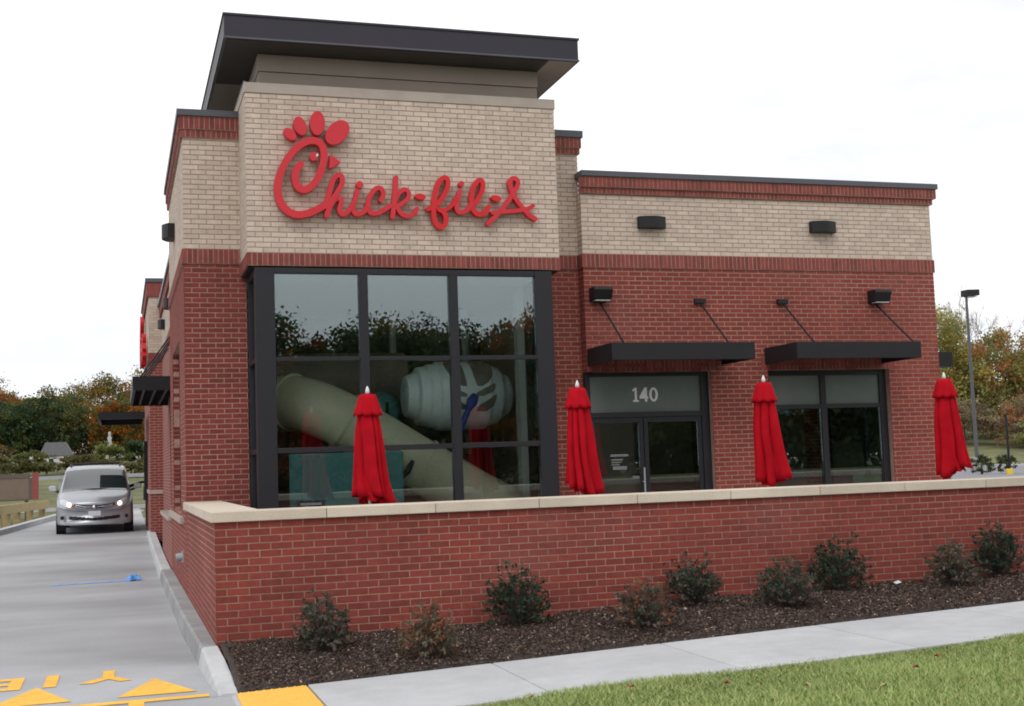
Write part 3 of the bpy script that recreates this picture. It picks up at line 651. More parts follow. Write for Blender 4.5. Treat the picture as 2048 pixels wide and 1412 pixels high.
# street number on the transom: flat bold figures
def flat(name, polys, x, z, s, y, parent, m='decal_white'):
    mb = MB()
    for p in polys: mb.prism([(x + a * s, z + b * s) for a, b in p], 'y', y - 0.003, y)
    return mb.build(name, m, parent, fix=True)
yn = FR + 0.037
flat('figure', [[(0.06, 0), (0.50, 0), (0.50, 0.12), (0.37, 0.12), (0.37, 1), (0.24, 1), (0.04, 0.86), (0.04, 0.73), (0.20, 0.79), (0.20, 0.12), (0.06, 0.12)]], 6.37, 2.415, 0.21, yn, door)
flat('figure', [[(0.40, 0), (0.57, 0), (0.57, 0.22), (0.66, 0.22), (0.66, 0.36), (0.57, 0.36), (0.57, 1), (0.38, 1), (0.0, 0.38), (0.0, 0.22), (0.40, 0.22)]], 6.49, 2.415, 0.21, yn - 0.0, door)
ring = [];  n0 = 20
mb = MB()
for i in range(n0):
    a0, a1 = 2 * math.pi * i / n0, 2 * math.pi * (i + 1) / n0
    p = [(0.33 + 0.33 * math.cos(a0), 0.5 + 0.5 * math.sin(a0)), (0.33 + 0.33 * math.cos(a1), 0.5 + 0.5 * math.sin(a1)), (0.33 + 0.15 * math.cos(a1), 0.5 + 0.35 * math.sin(a1)), (0.33 + 0.15 * math.cos(a0), 0.5 + 0.35 * math.sin(a0))]
    mb.prism([(6.645 + a * 0.21, 2.415 + b * 0.21) for a, b in p], 'y', yn - 0.003, yn)
mb.build('figure', 'decal_white', door, fix=True)
# opening-hours decals on the door (too small to read)
dm = MB()
for z, x0, x1, h in ((1.62, 5.99, 6.27, 0.035), (1.565, 6.0, 6.18, 0.022), (1.53, 6.0, 6.16, 0.018), (1.495, 6.0, 6.13, 0.018), (1.43, 6.02, 6.24, 0.05), (1.30, 6.33, 6.43, 0.03)): dm.box(x0, x1, FR + 0.034, FR + 0.036, z, z + h)
dm.build('door_decal', 'decal_grey', door)
wr = MB(); wr.box(8.559, 8.62, FR, FR + 0.10, 0.05, 2.85).box(10.56, 10.676, FR, FR + 0.10, 0.05, 2.85).box(8.621, 10.559, FR, FR + 0.10, 2.77, 2.85).box(8.621, 10.559, FR, FR + 0.10, 2.262, 2.326).box(9.505, 9.60, FR, FR + 0.10, 0.05, 2.261).box(9.505, 9.60, FR, FR + 0.10, 2.327, 2.769).box(8.621, 9.504, FR, FR + 0.10, 0.05, 0.35).box(9.601, 10.559, FR, FR + 0.10, 0.05, 0.35)
wo = wr.build('front_window', 'frame_metal', B, bevel=0.004)
for x0, x1 in ((8.621, 9.504), (9.601, 10.559)):
    box('pane', 'window_glass', x0, x1, FR + 0.04, FR + 0.05, 0.351, 2.261, wo); box('pane', 'film_glass', x0, x1, FR + 0.04, FR + 0.05, 2.327, 2.769, wo)
# canopies over door and window, with rods, brackets and floodlights
def awning(x0, x1, rods, floods):
    yf = 3.95; a = MB()
    a.box(x0, x1, yf, yf + 0.05, 2.94, 3.185).box(x0, x0 + 0.05, yf + 0.051, D1 - 0.003, 2.94, 3.185).box(x1 - 0.05, x1, yf + 0.051, D1 - 0.003, 2.94, 3.185)
    a.box(x0 + 0.051, x1 - 0.051, yf + 0.051, D1 - 0.003, 3.12, 3.16)
    o = a.build('awning', 'dark_metal', B, bevel=0.006)
    k = int((x1 - x0) / 0.28)
    for i in range(1, k): 
        x = x0 + (x1 - x0) * i / k; box('slat', 'dark_metal', x - 0.02, x + 0.02, yf + 0.052, D1 - 0.004, 3.03, 3.119, o)
    for x, dx in rods:
        MB().tube([(x, D1 - 0.03, 3.86), (x + dx, yf + 0.12, 3.20)], 0.014, 8).build('rod', 'dark_metal', o); box('bracket', 'dark_metal', x - 0.10, x + 0.08, D1 - 0.06, D1 - 0.002, 3.86, 3.93, o, bevel=0.004)
    for x in floods:
        q = MB(); q.prism([(D1 - 0.002, 3.88), (D1 - 0.18, 3.90), (D1 - 0.24, 4.03), (D1 - 0.22, 4.075), (D1 - 0.002, 4.075)], 'x', x, x + 0.29)
        fo = q.build('floodlight', 'black_plastic', B, fix=True, bevel=0.008); box('lens', 'lamp_lens', x + 0.03, x + 0.26, D1 - 0.19, D1 - 0.06, 3.874, 3.882, fo)
    return o
awning(5.634, 7.833, ((5.86, 0.0), (7.47, 0.0)), (5.70,))
awning(8.51, 10.605, ((8.86, 0.0), (10.50, 0.05)), (10.37,))
sa = MB().box(RX1 + 0.02, 12.39, 5.6, 11.3, 2.935, 3.178).build('awning', 'dark_metal', B, bevel=0.006)
# curved wall sconces
def sconce(o, ua, n, w=0.43, h=0.175, d=0.15):
    o, ua, n = Vector(o), Vector(ua), Vector(n); mb = MB(); k = 10; vs = []
    for z in (0, h):
        for i in range(k + 1):
            t = i / k; dd = d * (0.55 + 0.45 * math.sin(math.pi * t)); vs.append(o + ua * (w * (t - 0.5)) + n * dd + Vector((0, 0, z)))
        vs.append(o + ua * (w * 0.5) + n * 0.002 + Vector((0, 0, z))); vs.append(o - ua * (w * 0.5) + n * 0.002 + Vector((0, 0, z)))
    m = k + 3; mb.mesh_add(vs, [tuple(range(m)), tuple(range(2 * m - 1, m - 1, -1))] + [(i, m + i, m + (i + 1) % m, (i + 1) % m) for i in range(m)])
    return mb.build('wall_sconce', 'black_plastic', B, fix=True, bevel=0.004)
sconce((6.725, D1, 4.975), XP, YM); sconce((9.615, D1, 4.975), XP, YM); sconce((0, 7.85, 5.21), YP, XM, 0.43, 0.22, 0.19)
sconce((0.19, 14.2, 4.95), YP, XM, 0.40, 0.2, 0.16); sconce((0.19, 17.8, 4.95), YP, XM, 0.40, 0.2, 0.16)
# left flank behind the tower
ml = MB()
for y0, y1, z0, z1 in ((10.0, 11.9, 0, ZB0), (11.9, 15.2, 0, 0.95), (11.9, 15.2, 2.95, ZB0), (15.2, 20.0, 0, ZB0)): ml.box(0.19, 0.42, y0, y1, z0, z1)
ml.build('side_wall', 'brick_far_red', B)
box('soldier_band', 'brick_band', 0.17, 0.40, 10.02, 19.99, ZB0 + 0.001, ZB1, B)
box('side_wall', 'brick_far_tan', 0.19, 0.42, 10.02, 19.99, ZB1 + 0.001, 5.48, B)
box('soldier_band', 'brick_band', 0.14, 0.42, 10.02, 19.99, 5.481, 5.725, B); box('coping', 'coping_metal', 0.10, 0.45, 10.09, 19.99, 5.726, 5.81, B)
box('base_wall', 'brick_far_red', 0.0, 0.188, 10.02, 14.7, -0.2, 0.80, B); box('stone_sill', 'stone_grey', -0.04, 0.187, 10.4, 14.75, 0.801, 0.87, B)
mw = MB().box(0.30, 0.36, 11.9, 15.2, 0.951, 2.949).build('side_window', 'black_plastic', B)
for k in range(3): box('pane', 'car_glass', 0.29, 0.299, 12.0 + k * 1.06, 12.98 + k * 1.06, 1.0, 2.9, mw)
# far tower at the drive-through window
box('tower_wall', 'brick_far_red', -0.11, 2.6, 20.0, 26.2, 0.0, 4.40, B); box('tower_wall', 'brick_far_tan', -0.112, 2.6, 19.998, 26.2, 4.605, 6.0, B)
box('soldier_band', 'brick_band', -0.13, 2.6, 19.98, 26.2, 4.401, 4.604, B); box('soldier_band', 'brick_band', -0.16, 2.6, 19.95, 26.2, 6.001, 6.36, B); box('coping', 'coping_metal', -0.19, 2.62, 19.92, 26.3, 6.361, 6.455, B)
box('stone_band', 'stone_grey', -0.135, 2.6, 19.975, 26.2, 1.14, 1.24, B)
dw = MB().box(-0.20, -0.111, 22.6, 24.2, 0.95, 2.5).build('service_window', 'frame_metal', B); box('pane', 'car_glass', -0.206, -0.201, 22.7, 24.1, 1.3, 2.4, dw)
def lane_awning(x0, x1, y0, y1, z0, z1, slat):
    a = MB(); a.box(x0, x1, y0, y0 + 0.05, z0, z1).box(x0, x1, y1 - 0.05, y1, z0, z1).box(x0, x0 + 0.05, y0 + 0.051, y1 - 0.051, z0, z1).box(x0 + 0.051, x1, y0 + 0.051, y1 - 0.051, z1 - 0.03, z1 - 0.01)
    o = a.build('awning', 'dark_metal', B)
    if slat:
        for i in range(1, 4): x = x0 + (x1 - x0) * i / 4; box('slat', 'dark_metal', x - 0.02, x + 0.02, y0 + 0.052, y1 - 0.052, z0 + 0.02, z0 + 0.09, o)
        for i in range(1, 8): y = y0 + (y1 - y0) * i / 8; box('slat', 'dark_metal', x0 + 0.052, x1 - 0.01, y - 0.03, y + 0.03, z0 + 0.10, z1 - 0.04, o)
        for i in range(4): y = y0 + 0.6 + i * (y1 - y0 - 1.2) / 3; MB().tube([(x1, y, z1 + 0.95), (x0 + 0.12, y, z1 + 0.0)], 0.016, 6).build('rod', 'dark_metal', o)
    return o
lane_awning(-0.60, 0.188, 11.0, 16.2, 3.09, 3.335, True)
lane_awning(-1.33, -0.205, 20.8, 24.6, 3.03, 3.20, False)
# rooms behind the glass
box('floor', 'room_floor', 0.45, RX1 - 0.26, D1 + 0.26, 19.5, -0.1, 0.045, B)
box('floor', 'room_floor', FX0 + 0.11, FX1 - 0.11, FY + 0.14, D1 + 0.259, -0.1, 0.04, B)
box('ceiling', 'room_ceiling', FX0 + 0.02, FX1 - 0.02, FY + 0.14, D0 - 0.03, 4.13, 4.186, B)
box('ceiling', 'room_ceiling', 0.26, 5.38, D0 + 0.26, 9.6, 4.2, 4.3, B)
box('ceiling', 'room_ceiling', 5.50, RX1 - 0.26, D1 + 0.26, 19.5, 3.05, 3.15, B)
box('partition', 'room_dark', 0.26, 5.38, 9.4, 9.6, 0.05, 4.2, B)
box('partition', 'room_wall', 5.38, 5.499, D0 + 0.26, 9.6, 0.05, 4.3, B)
box('partition', 'room_wall', 5.50, RX1 - 0.26, 13.5, 13.7, 0.05, 3.05, B)
box('partition', 'room_wall', 5.50, 8.3, 9.62, 9.72, 0.05, 3.05, B)
box('column', 'pale_column', 4.70, 4.90, 5.25, 5.45, 0.05, 4.19, B)
# ------------------------------------------------------------------ script sign
STROKES = {
'letter_c': (0.092, [(1.430, 5.526), (1.368, 5.447), (1.355, 5.340), (1.383, 5.239), (1.465, 5.196), (1.561, 5.245), (1.653, 5.361), (1.711, 5.514), (1.735, 5.655), (1.719, 5.771), (1.663, 5.833), (1.564, 5.846), (1.439, 5.792), (1.310, 5.663), (1.208, 5.498), (1.145, 5.323), (1.129, 5.179), (1.153, 5.045), (1.216, 4.942), (1.309, 4.879), (1.421, 4.865), (1.554, 4.902), (1.669, 4.961), (1.743, 5.011)]),
'letter_h': (0.066, [(1.738, 4.986), (1.792, 5.152), (1.849, 5.339), (1.918, 5.405), (1.965, 5.372), (1.955, 5.274), (1.887, 5.155), (1.814, 5.037), (1.753, 4.865)]),
'letter_h.tail': (0.062, [(1.783, 4.929), (1.837, 5.041), (1.911, 5.102), (1.951, 5.060), (1.923, 4.953), (1.954, 4.890), (2.016, 4.907), (2.084, 4.990), (2.112, 5.046)]),
'letter_i': (0.062, [(2.162, 5.203), (2.133, 5.085), (2.103, 4.968), (2.138, 4.897), (2.229, 4.917), (2.295, 4.997)]),
'letter_c.small': (0.062, [(2.476, 5.092), (2.509, 5.166), (2.483, 5.242), (2.409, 5.239), (2.332, 5.140), (2.296, 5.012), (2.327, 4.923), (2.420, 4.914), (2.519, 4.964), (2.599, 5.017)]),
'letter_k': (0.062, [(2.688, 5.398), (2.667, 5.181), (2.625, 4.869)]),
'letter_k.arm': (0.058, [(2.634, 4.993), (2.702, 5.162), (2.783, 5.240), (2.848, 5.216), (2.840, 5.123), (2.742, 5.041), (2.694, 5.014), (2.745, 4.917), (2.837, 4.886), (2.924, 4.932), (2.959, 4.988)]),
'letter_f': (0.064, [(3.115, 4.993), (3.217, 5.040), (3.322, 5.162), (3.391, 5.304), (3.390, 5.404), (3.340, 5.422), (3.271, 5.360), (3.222, 5.209), (3.193, 5.049), (3.189, 4.900), (3.222, 4.792), (3.285, 4.748), (3.339, 4.789), (3.350, 4.884), (3.315, 4.959), (3.260, 4.985)]),
'letter_f.link': (0.050, [(3.266, 4.977), (3.357, 4.988), (3.450, 5.056), (3.504, 5.148)]),
'letter_i.second': (0.060, [(3.560, 5.246), (3.523, 5.119), (3.506, 5.012), (3.549, 4.957), (3.646, 4.988), (3.705, 5.064)]),
'letter_l': (0.064, [(3.695, 5.010), (3.789, 5.117), (3.868, 5.260), (3.884, 5.378), (3.836, 5.408), (3.768, 5.337), (3.721, 5.175), (3.730, 5.019), (3.792, 4.944), (3.886, 4.949), (3.956, 5.041)]),
'letter_a': (0.062, [(3.944, 4.816), (4.077, 4.944), (4.202, 5.085), (4.308, 5.234), (4.384, 5.369), (4.366, 5.439), (4.303, 5.445), (4.271, 5.385), (4.297, 5.274), (4.355, 5.154), (4.442, 5.045), (4.533, 4.946), (4.619, 4.894)]),
'letter_a.bar': (0.055, [(4.011, 4.966), (4.136, 4.982), (4.282, 4.996), (4.419, 5.014), (4.515, 5.037), (4.590, 5.076)]),
}
def catmull(p, n=7):
    p = [np.array(q) for q in p]; out = []
    for i in range(len(p) - 1):
        a, b, c, d = p[max(i - 1, 0)], p[i], p[i + 1], p[min(i + 2, len(p) - 1)]
        for k in range(n):
            t = k / n; out.append(0.5 * (2 * b + (c - a) * t + (2 * a - 5 * b + 4 * c - d) * t * t + (3 * b - a - 3 * c + d) * t ** 3))
    out.append(p[-1]); return out
def ribbon(name, pts, w, yf, yb, m, parent):
    c = catmull(pts); n = len(c); mb = MB(); Lr = []
    for i in range(n):
        t = c[min(i + 1, n - 1)] - c[max(i - 1, 0)]; t = t / (np.linalg.norm(t) + 1e-9); nn = np.array([-t[1], t[0]]); y = yf - 0.010 * i / n
        Lr.append((c[i] + nn * w / 2, c[i] - nn * w / 2, y, t, nn))
    fs = []; vs = []
    for a, b, y, t, nn in Lr: vs += [(a[0], y, a[1]), (b[0], y, b[1]), (a[0], yb, a[1]), (b[0], yb, b[1])]
    for i in range(n - 1):
        o, q = i * 4, i * 4 + 4
        fs += [(o, q, q + 1, o + 1), (o, o + 2, q + 2, q), (o + 1, q + 1, q + 3, o + 3)]
    mb.mesh_add(vs, fs)
    for e, s in ((0, -1), (n - 1, 1)):
        a, b, y, t, nn = Lr[e]; ctr = c[e]; k = 8; arc = []
        for j in range(k + 1):
            th = math.pi * j / k; arc.append(ctr + nn * (w / 2) * math.cos(th) + t * s * (w / 2) * math.sin(th))
        mb.face([(q[0], y, q[1]) for q in arc])
        for j in range(k): mb.face([(arc[j][0], y, arc[j][1]), (arc[j + 1][0], y, arc[j + 1][1]), (arc[j + 1][0], yb, arc[j + 1][1]), (arc[j][0], yb, arc[j][1])])
    return mb.build(name, m, parent)
def blob(name, poly, yf, yb, m, parent): return MB().prism(poly, 'y', yb, yf).build(name, m, parent, fix=True, bevel=0.004)
def ell(x, z, a, b, t, n=28):
    t = R(t); return [(x + a * math.sin(q) * -math.sin(t) + b * math.cos(q) * math.cos(t), z + a * math.sin(q) * math.cos(t) + b * math.cos(q) * math.sin(t)) for q in np.linspace(0, 2 * math.pi, n, endpoint=False)]
SY, SB = DB - 0.14, DB - 0.035
def make_sign(name, label):
    s = thing(name, label, 'sign', (0, 0, 0))
    for i, (k, (w, p)) in enumerate(STROKES.items()):
        nm = k.split('.')[0]; m = 'sign_red_bright' if nm in ('letter_f', 'letter_l') else 'sign_red'
        ribbon(nm, p, w, SY + 0.0015 * i, SB, m, s)
    for x, z, a, b, t in ((1.300, 5.921, 0.099, 0.063, 45), (1.433, 6.036, 0.129, 0.082, 18), (1.658, 6.085, 0.164, 0.099, -3), (1.917, 5.972, 0.194, 0.129, -42)): blob('comb_petal', ell(x, z, a, b, t), SY, SB, 'sign_red', s)
    blob('eye', ell(1.603, 5.640, 0.065, 0.049, -20), SY, SB, 'sign_red', s); blob('eye_glint', ell(1.645, 5.655, 0.022, 0.014, -20), SY - 0.006, SY - 0.001, 'decal_white', s)
    blob('beak', [(1.808, 5.668), (1.85, 5.655), (1.956, 5.577), (1.85, 5.50), (1.795, 5.486), (1.806, 5.577)][::-1], SY, SB, 'sign_red', s)
    for x, z, a, b, t in ((2.195, 5.287, 0.049, 0.048, 0), (3.581, 5.345, 0.040, 0.038, 0)): blob('dot', ell(x, z, a, b, t), SY, SB, 'sign_red', s)
    for x, z, a, b, t in ((3.010, 5.152, 0.076, 0.042, 85), (4.063, 5.162, 0.076, 0.042, 80)): blob('hyphen', ell(x, z, a, b, t), SY, SB, 'sign_red_bright', s)
    return s
sign = make_sign('wall_sign', 'red script lettering with bird comb and beak on the tan brick bay')
s2 = sign.copy(); C.objects.link(s2)
for ch in list(sign.children): c2 = ch.copy(); C.objects.link(c2); c2.parent = s2
s2.rotation_euler = (0, 0, R(-90)); s2.location = (-0.112 - DB + 0.0, 25.7, -0.25)
tag(s2, 'edge-on red lettering on the far tower above the drive-through', 'sign')

# ------------------------------------------------------------------ play structure behind the bay glass
pl = thing('play_structure', 'indoor play structure with olive tube slide behind the bay window', 'play structure', (2.5, 6.0, 0.05)); pl.location = (0, 0, 0)
path = [(1.30, 7.4, 2.62), (1.33, 6.6, 2.60), (1.48, 6.0, 2.56), (1.76, 5.66, 2.46), (2.15, 5.52, 2.27), (2.65, 5.5, 1.97), (3.1, 5.5, 1.69), (3.6, 5.5, 1.385), (4.1, 5.48, 1.08), (4.42, 5.45, 0.90), (4.62, 5.42, 0.62), (4.66, 5.4, 0.30)]
MB().tube([tuple(q) for q in catmull(path, 4)], 0.385, 28, cap=False).build('slide_tube', 'slide_olive', pl, smooth=True)
def flange(p, d, r):
    p, d = Vector(p), Vector(d).normalized(); MB().tube([p - d * 0.018, p + d * 0.018], r, 32).build('flange', 'slide_olive', pl, smooth=False)
for p, d in (((2.18, 5.515, 2.25), (0.86, 0, -0.51)), ((3.28, 5.5, 1.58), (0.86, 0, -0.51)), ((1.52, 5.93, 2.545), (0.62, -0.75, -0.12))): flange(p, d, 0.415)
MB().tube([(2.86, 5.10, 1.40), (2.98, 5.10, 1.52), (3.06, 5.12, 1.66)], [0.03, 0.045, 0.03], 8).build('hand_slot', 'black_plastic', pl)
def latheX(name, prof, c, m, n=28, parent=pl):
    mb = MB(); k = len(prof); vs = [(c[0] + x, c[1] + r * math.cos(2 * math.pi * j / n), c[2] + r * math.sin(2 * math.pi * j / n)) for x, r in prof for j in range(n)]
    fs = [(i * n + j, i * n + (j + 1) % n, (i + 1) * n + (j + 1) % n, (i + 1) * n + j) for i in range(k - 1) for j in range(n)] + [tuple(range(n - 1, -1, -1)), tuple((k - 1) * n + j for j in range(n))]
    mb.mesh_add(vs, fs); return mb.build(name, m, parent, smooth=False, fix=True)
PC = (4.02, 6.25, 2.62)
pod = latheX('pod', [(-0.82, 0.20), (-0.80, 0.30), (-0.66, 0.36), (-0.62, 0.43), (-0.50, 0.445), (-0.46, 0.475), (-0.36, 0.48), (-0.33, 0.515), (0.40, 0.515), (0.46, 0.47), (0.62, 0.42), (0.70, 0.34), (0.80, 0.28), (0.82, 0.15)], PC, 'pod_blue', n=60)
def podpatch(rows):
    mb = MB(); rows = [rows[0]] + [tuple(rows[i][k] + (rows[i + 1][k] - rows[i][k]) * t for k in range(3)) for i in range(len(rows) - 1) for t in (0.33, 0.67, 1.0)]
    pt = lambda x, t, r: (PC[0] + x, PC[1] - r * math.cos(R(t)), PC[2] + r * math.sin(R(t)))
    for (t0, a0, b0), (t1, a1, b1) in zip(rows[:-1], rows[1:]): mb.face([pt(a0, t0, 0.522), pt(a1, t1, 0.522), pt(b1, t1, 0.522), pt(b0, t0, 0.522)])
    return mb
for rows in ([(72, -.24, -.02), (60, -.27, 0), (45, -.25, .01), (30, -.2, .02), (18, -.12, .03), (12, -.03, .03)], [(72, .12, .40), (60, .13, .45), (45, .14, .46), (30, .15, .44), (18, .17, .36), (12, .19, .27)], [(14, -.22, -.2), (6, -.2, -.1), (0, -.15, .02), (-5, -.06, .03)], [(16, .44, .47), (8, .3, .46), (2, .18, .42), (-4, .16, .28)], [(-4, -.2, -.18), (-12, -.18, -.08), (-20, -.13, .02), (-26, -.05, .03)], [(-2, .46, .48), (-10, .36, .47), (-20, .2, .44), (-30, .18, .34)]):
    podpatch(rows).build('pod_opening_shade', 'pod_shade', pod)  # grey patches on the solid pod; shade of its cutouts painted in
bp = MB().tube([(3.86, 5.60, 2.02), (3.93, 5.62, 2.18), (4.02, 5.65, 2.36), (4.10, 5.66, 2.50), (4.15, 5.66, 2.60)], [0.05, 0.045, 0.04, 0.085, 0.05], 12).build('paddle', 'blue_plastic', pl, smooth=True)
sp = MB(); 
sp.lathe([(0.30 * math.cos(a) + 0.001, 0.36 * math.sin(a)) for a in np.linspace(-1.4, 1.5, 9)], 20, (3.0, 6.9, 2.38)); sp.build('dome', 'teal_plastic', pl, smooth=True)
MB().tube([(3.02, 6.58, 2.30), (3.02, 6.56, 2.56)], 0.025, 8).build('grip', 'black_plastic', pl)
box('panel', 'teal_plastic', 1.34, 2.9, 5.0, 5.06, 0.06, 1.80, pl, bevel=0.02)
box('panel', 'teal_plastic', 1.50, 2.3, 4.975, 4.999, 0.10, 1.74, pl, bevel=0.02)
for z in (1.22, 1.46): box('panel_ridge', 'teal_plastic', 2.32, 2.88, 4.97, 4.999, z, z + 0.03, pl)
np_ = box('notice', 'navy_panel', 1.42, 1.80, 4.95, 4.972, 0.98, 1.17, pl); box('notice_print', 'decal_white', 1.47, 1.75, 4.944, 4.949, 1.11, 1.14, np_); box('notice_print', 'safety_yellow', 1.50, 1.58, 4.944, 4.949, 1.06, 1.10, np_)
box('platform', 'red_plastic', 1.2, 4.4, 6.75, 8.2, 1.55, 1.75, pl); box('panel', 'red_plastic', 1.2, 1.75, 6.6, 6.7, 1.6, 2.15, pl); box('panel', 'red_plastic', 4.05, 4.3, 6.9, 6.95, 0.06, 2.1, pl)
for x in (1.05, 3.35, 4.55): MB().tube([(x, 7.6, 0.05), (x, 7.6, 4.1)], 0.06, 10).build('post', 'pale_column', pl)
latheX('upper_tube', [(-1.3, 0.40), (0.6, 0.40), (0.62, 0.42), (0.66, 0.42), (0.68, 0.40), (1.2, 0.40)], (2.3, 7.6, 3.0), 'panel_beige')
MB().tube([(3.85, 7.0, 0.1), (3.95, 6.8, 2.0)], 0.03, 8).build('rail', 'galvanised', pl)
# dining tables seen through the wing window
for i, (x, y) in enumerate(((9.1, 6.3), (10.2, 7.6), (7.0, 7.2))):
    t = thing('dining_table', ['small dark dining table behind the left half of the wing window', 'small dark dining table deeper inside behind the right half of the wing window', 'small dark dining table inside behind the glass door'][i], 'table', (x, y, 0.045), group='dining tables inside')
    box('tabletop', 'room_dark', -0.4, 0.4, -0.35, 0.35, 0.70, 0.74, t); MB().tube([(0, 0, 0.02), (0, 0, 0.70)], 0.035, 8).build('pedestal', 'black_plastic', t); MB().lathe([(0.22, 0), (0.22, 0.02)], 16).build('base', 'black_plastic', t)

# ------------------------------------------------------------------ closed umbrellas
def umbrella(x, y, ztop, zhem, rot, label, seed, lean):
    r0 = random.Random(seed); t = thing('patio_umbrella', label, 'umbrella', (x, y, 0.05), group='closed umbrellas on the patio')
    H = ztop - 0.05; h = zhem - 0.05; n = 126; nf = 7
    def shell(prof, phase, amp, dropamp=0.0, tw=0.0):
        vs = []; fs = []; k = len(prof)
        for i, (r, z) in enumerate(prof):
            f = i / (k - 1)
            for j in range(n):
                a = 2 * math.pi * j / n; aw = a + tw * f + 0.22 * math.sin(2 * a + 1.7 * seed) + 0.13 * math.sin(3 * a + 3.1 * seed) + 0.05 * math.sin(9 * f + seed); fold = math.cos(nf * aw + phase); sharp = abs(math.cos(nf * aw / 2 + phase / 2)) ** 0.55
                w2 = 1 + 0.18 * math.sin(3 * a + seed) * f + 0.10 * math.sin(5 * a + 2 * seed) * f
                rr = r * w2 * (1 - amp * (0.35 + 0.65 * f) * (1 - sharp))
                zz = z - dropamp * f * f * (0.5 + 0.5 * fold) - 0.06 * f * math.sin(a + seed) - 0.03 * f * math.sin(3 * a + 2 * seed) 
                vs.append((rr * math.cos(a) + lean * f * f, rr * math.sin(a) + 0.03 * f, zz))
        for i in range(k - 1):
            for j in range(n): fs.append((i * n + j, i * n + (j + 1) % n, (i + 1) * n + (j + 1) % n, (i + 1) * n + j))
        return vs, fs
    prof = [(0.10, H - 0.12)] + [(0.105 + 0.125 * (f ** 1.0) + 0.01 * math.sin(f * 6), H - 0.14 - (H - 0.14 - h) * f) for f in np.linspace(0, 1, 16)]
    vs, fs = shell(prof, seed * 2.0, 0.74, 0.03, 0.45 * r0.uniform(-1, 1)); o = MB().mesh_add(vs, fs).build('canopy', 'umbrella_red', t, smooth=True)
    md = o.modifiers.new('solid', 'SOLIDIFY'); md.thickness = 0.006
    # inner gathered hem
    prof2 = [(0.09, h + 0.35), (0.13, h + 0.12), (0.15, h - 0.035)]; vs, fs = shell(prof2, 1.3, 0.55, 0.04); MB().mesh_add(vs, fs).build('hem', 'umbrella_red', o, smooth=True)
    lean, keep = 0.0, lean
    profc = [(0.012, H + 0.005), (0.085, H - 0.005), (0.105, H - 0.05), (0.128, H - 0.13), (0.150, H - 0.20), (0.164, H - 0.245)]
    vs = []; fs = []; k = len(profc)
    for i, (r, z) in enumerate(profc):
        f = i / (k - 1)
        for j in range(n):
            a = 2 * math.pi * j / n; s_ = abs(math.cos(4 * a + seed)) ** 0.8; rr = r * (1 - 0.16 * f * (1 - s_)); vs.append((rr * math.cos(a), rr * math.sin(a), z + 0.020 * f * f * (1 - s_)))
    for i in range(k - 1):
        for j in range(n): fs.append((i * n + j, i * n + (j + 1) % n, (i + 1) * n + (j + 1) % n, (i + 1) * n + j))
    v = MB().mesh_add(vs, fs).build('vent_cap', 'umbrella_red', t, smooth=True); md = v.modifiers.new('solid', 'SOLIDIFY'); md.thickness = 0.006
    MB().lathe([(0.018, H - 0.02), (0.020, H + 0.015), (0.026, H + 0.02), (0.022, H + 0.05), (0.010, H + 0.085), (0.003, H + 0.095)], 12).build('finial', 'white_plastic', t, smooth=True)
    MB().tube([(0, 0, 0.03), (0, 0, H - 0.02)], 0.02, 10).build('pole', 'pole_grey', t); MB().lathe([(0.26, 0), (0.26, 0.05), (0.05, 0.08), (0.03, 0.25)], 20).build('base', 'black_plastic', t)
    t.rotation_euler = (0, 0, 0); return t
UM = [(1.844, 2.0, 2.405, 1.235, 'closed red umbrella in front of the slide behind the bay window', 1.0, 0.045), (4.375, 2.0, 2.44, 1.25, 'closed red umbrella left of the door numbered 140', 2.3, 0.035), (6.862, 2.0, 2.47, 1.29, 'closed red umbrella standing between the door and the wing window', 3.9, 0.08), (9.522, 2.0, 2.48, 1.30, 'closed red umbrella at the right corner of the building, farthest right', 5.1, 0.09)]
for x, y, zt, zh, lab, sd, ln in UM: umbrella(x, y, zt, zh, 0, lab, sd, ln)

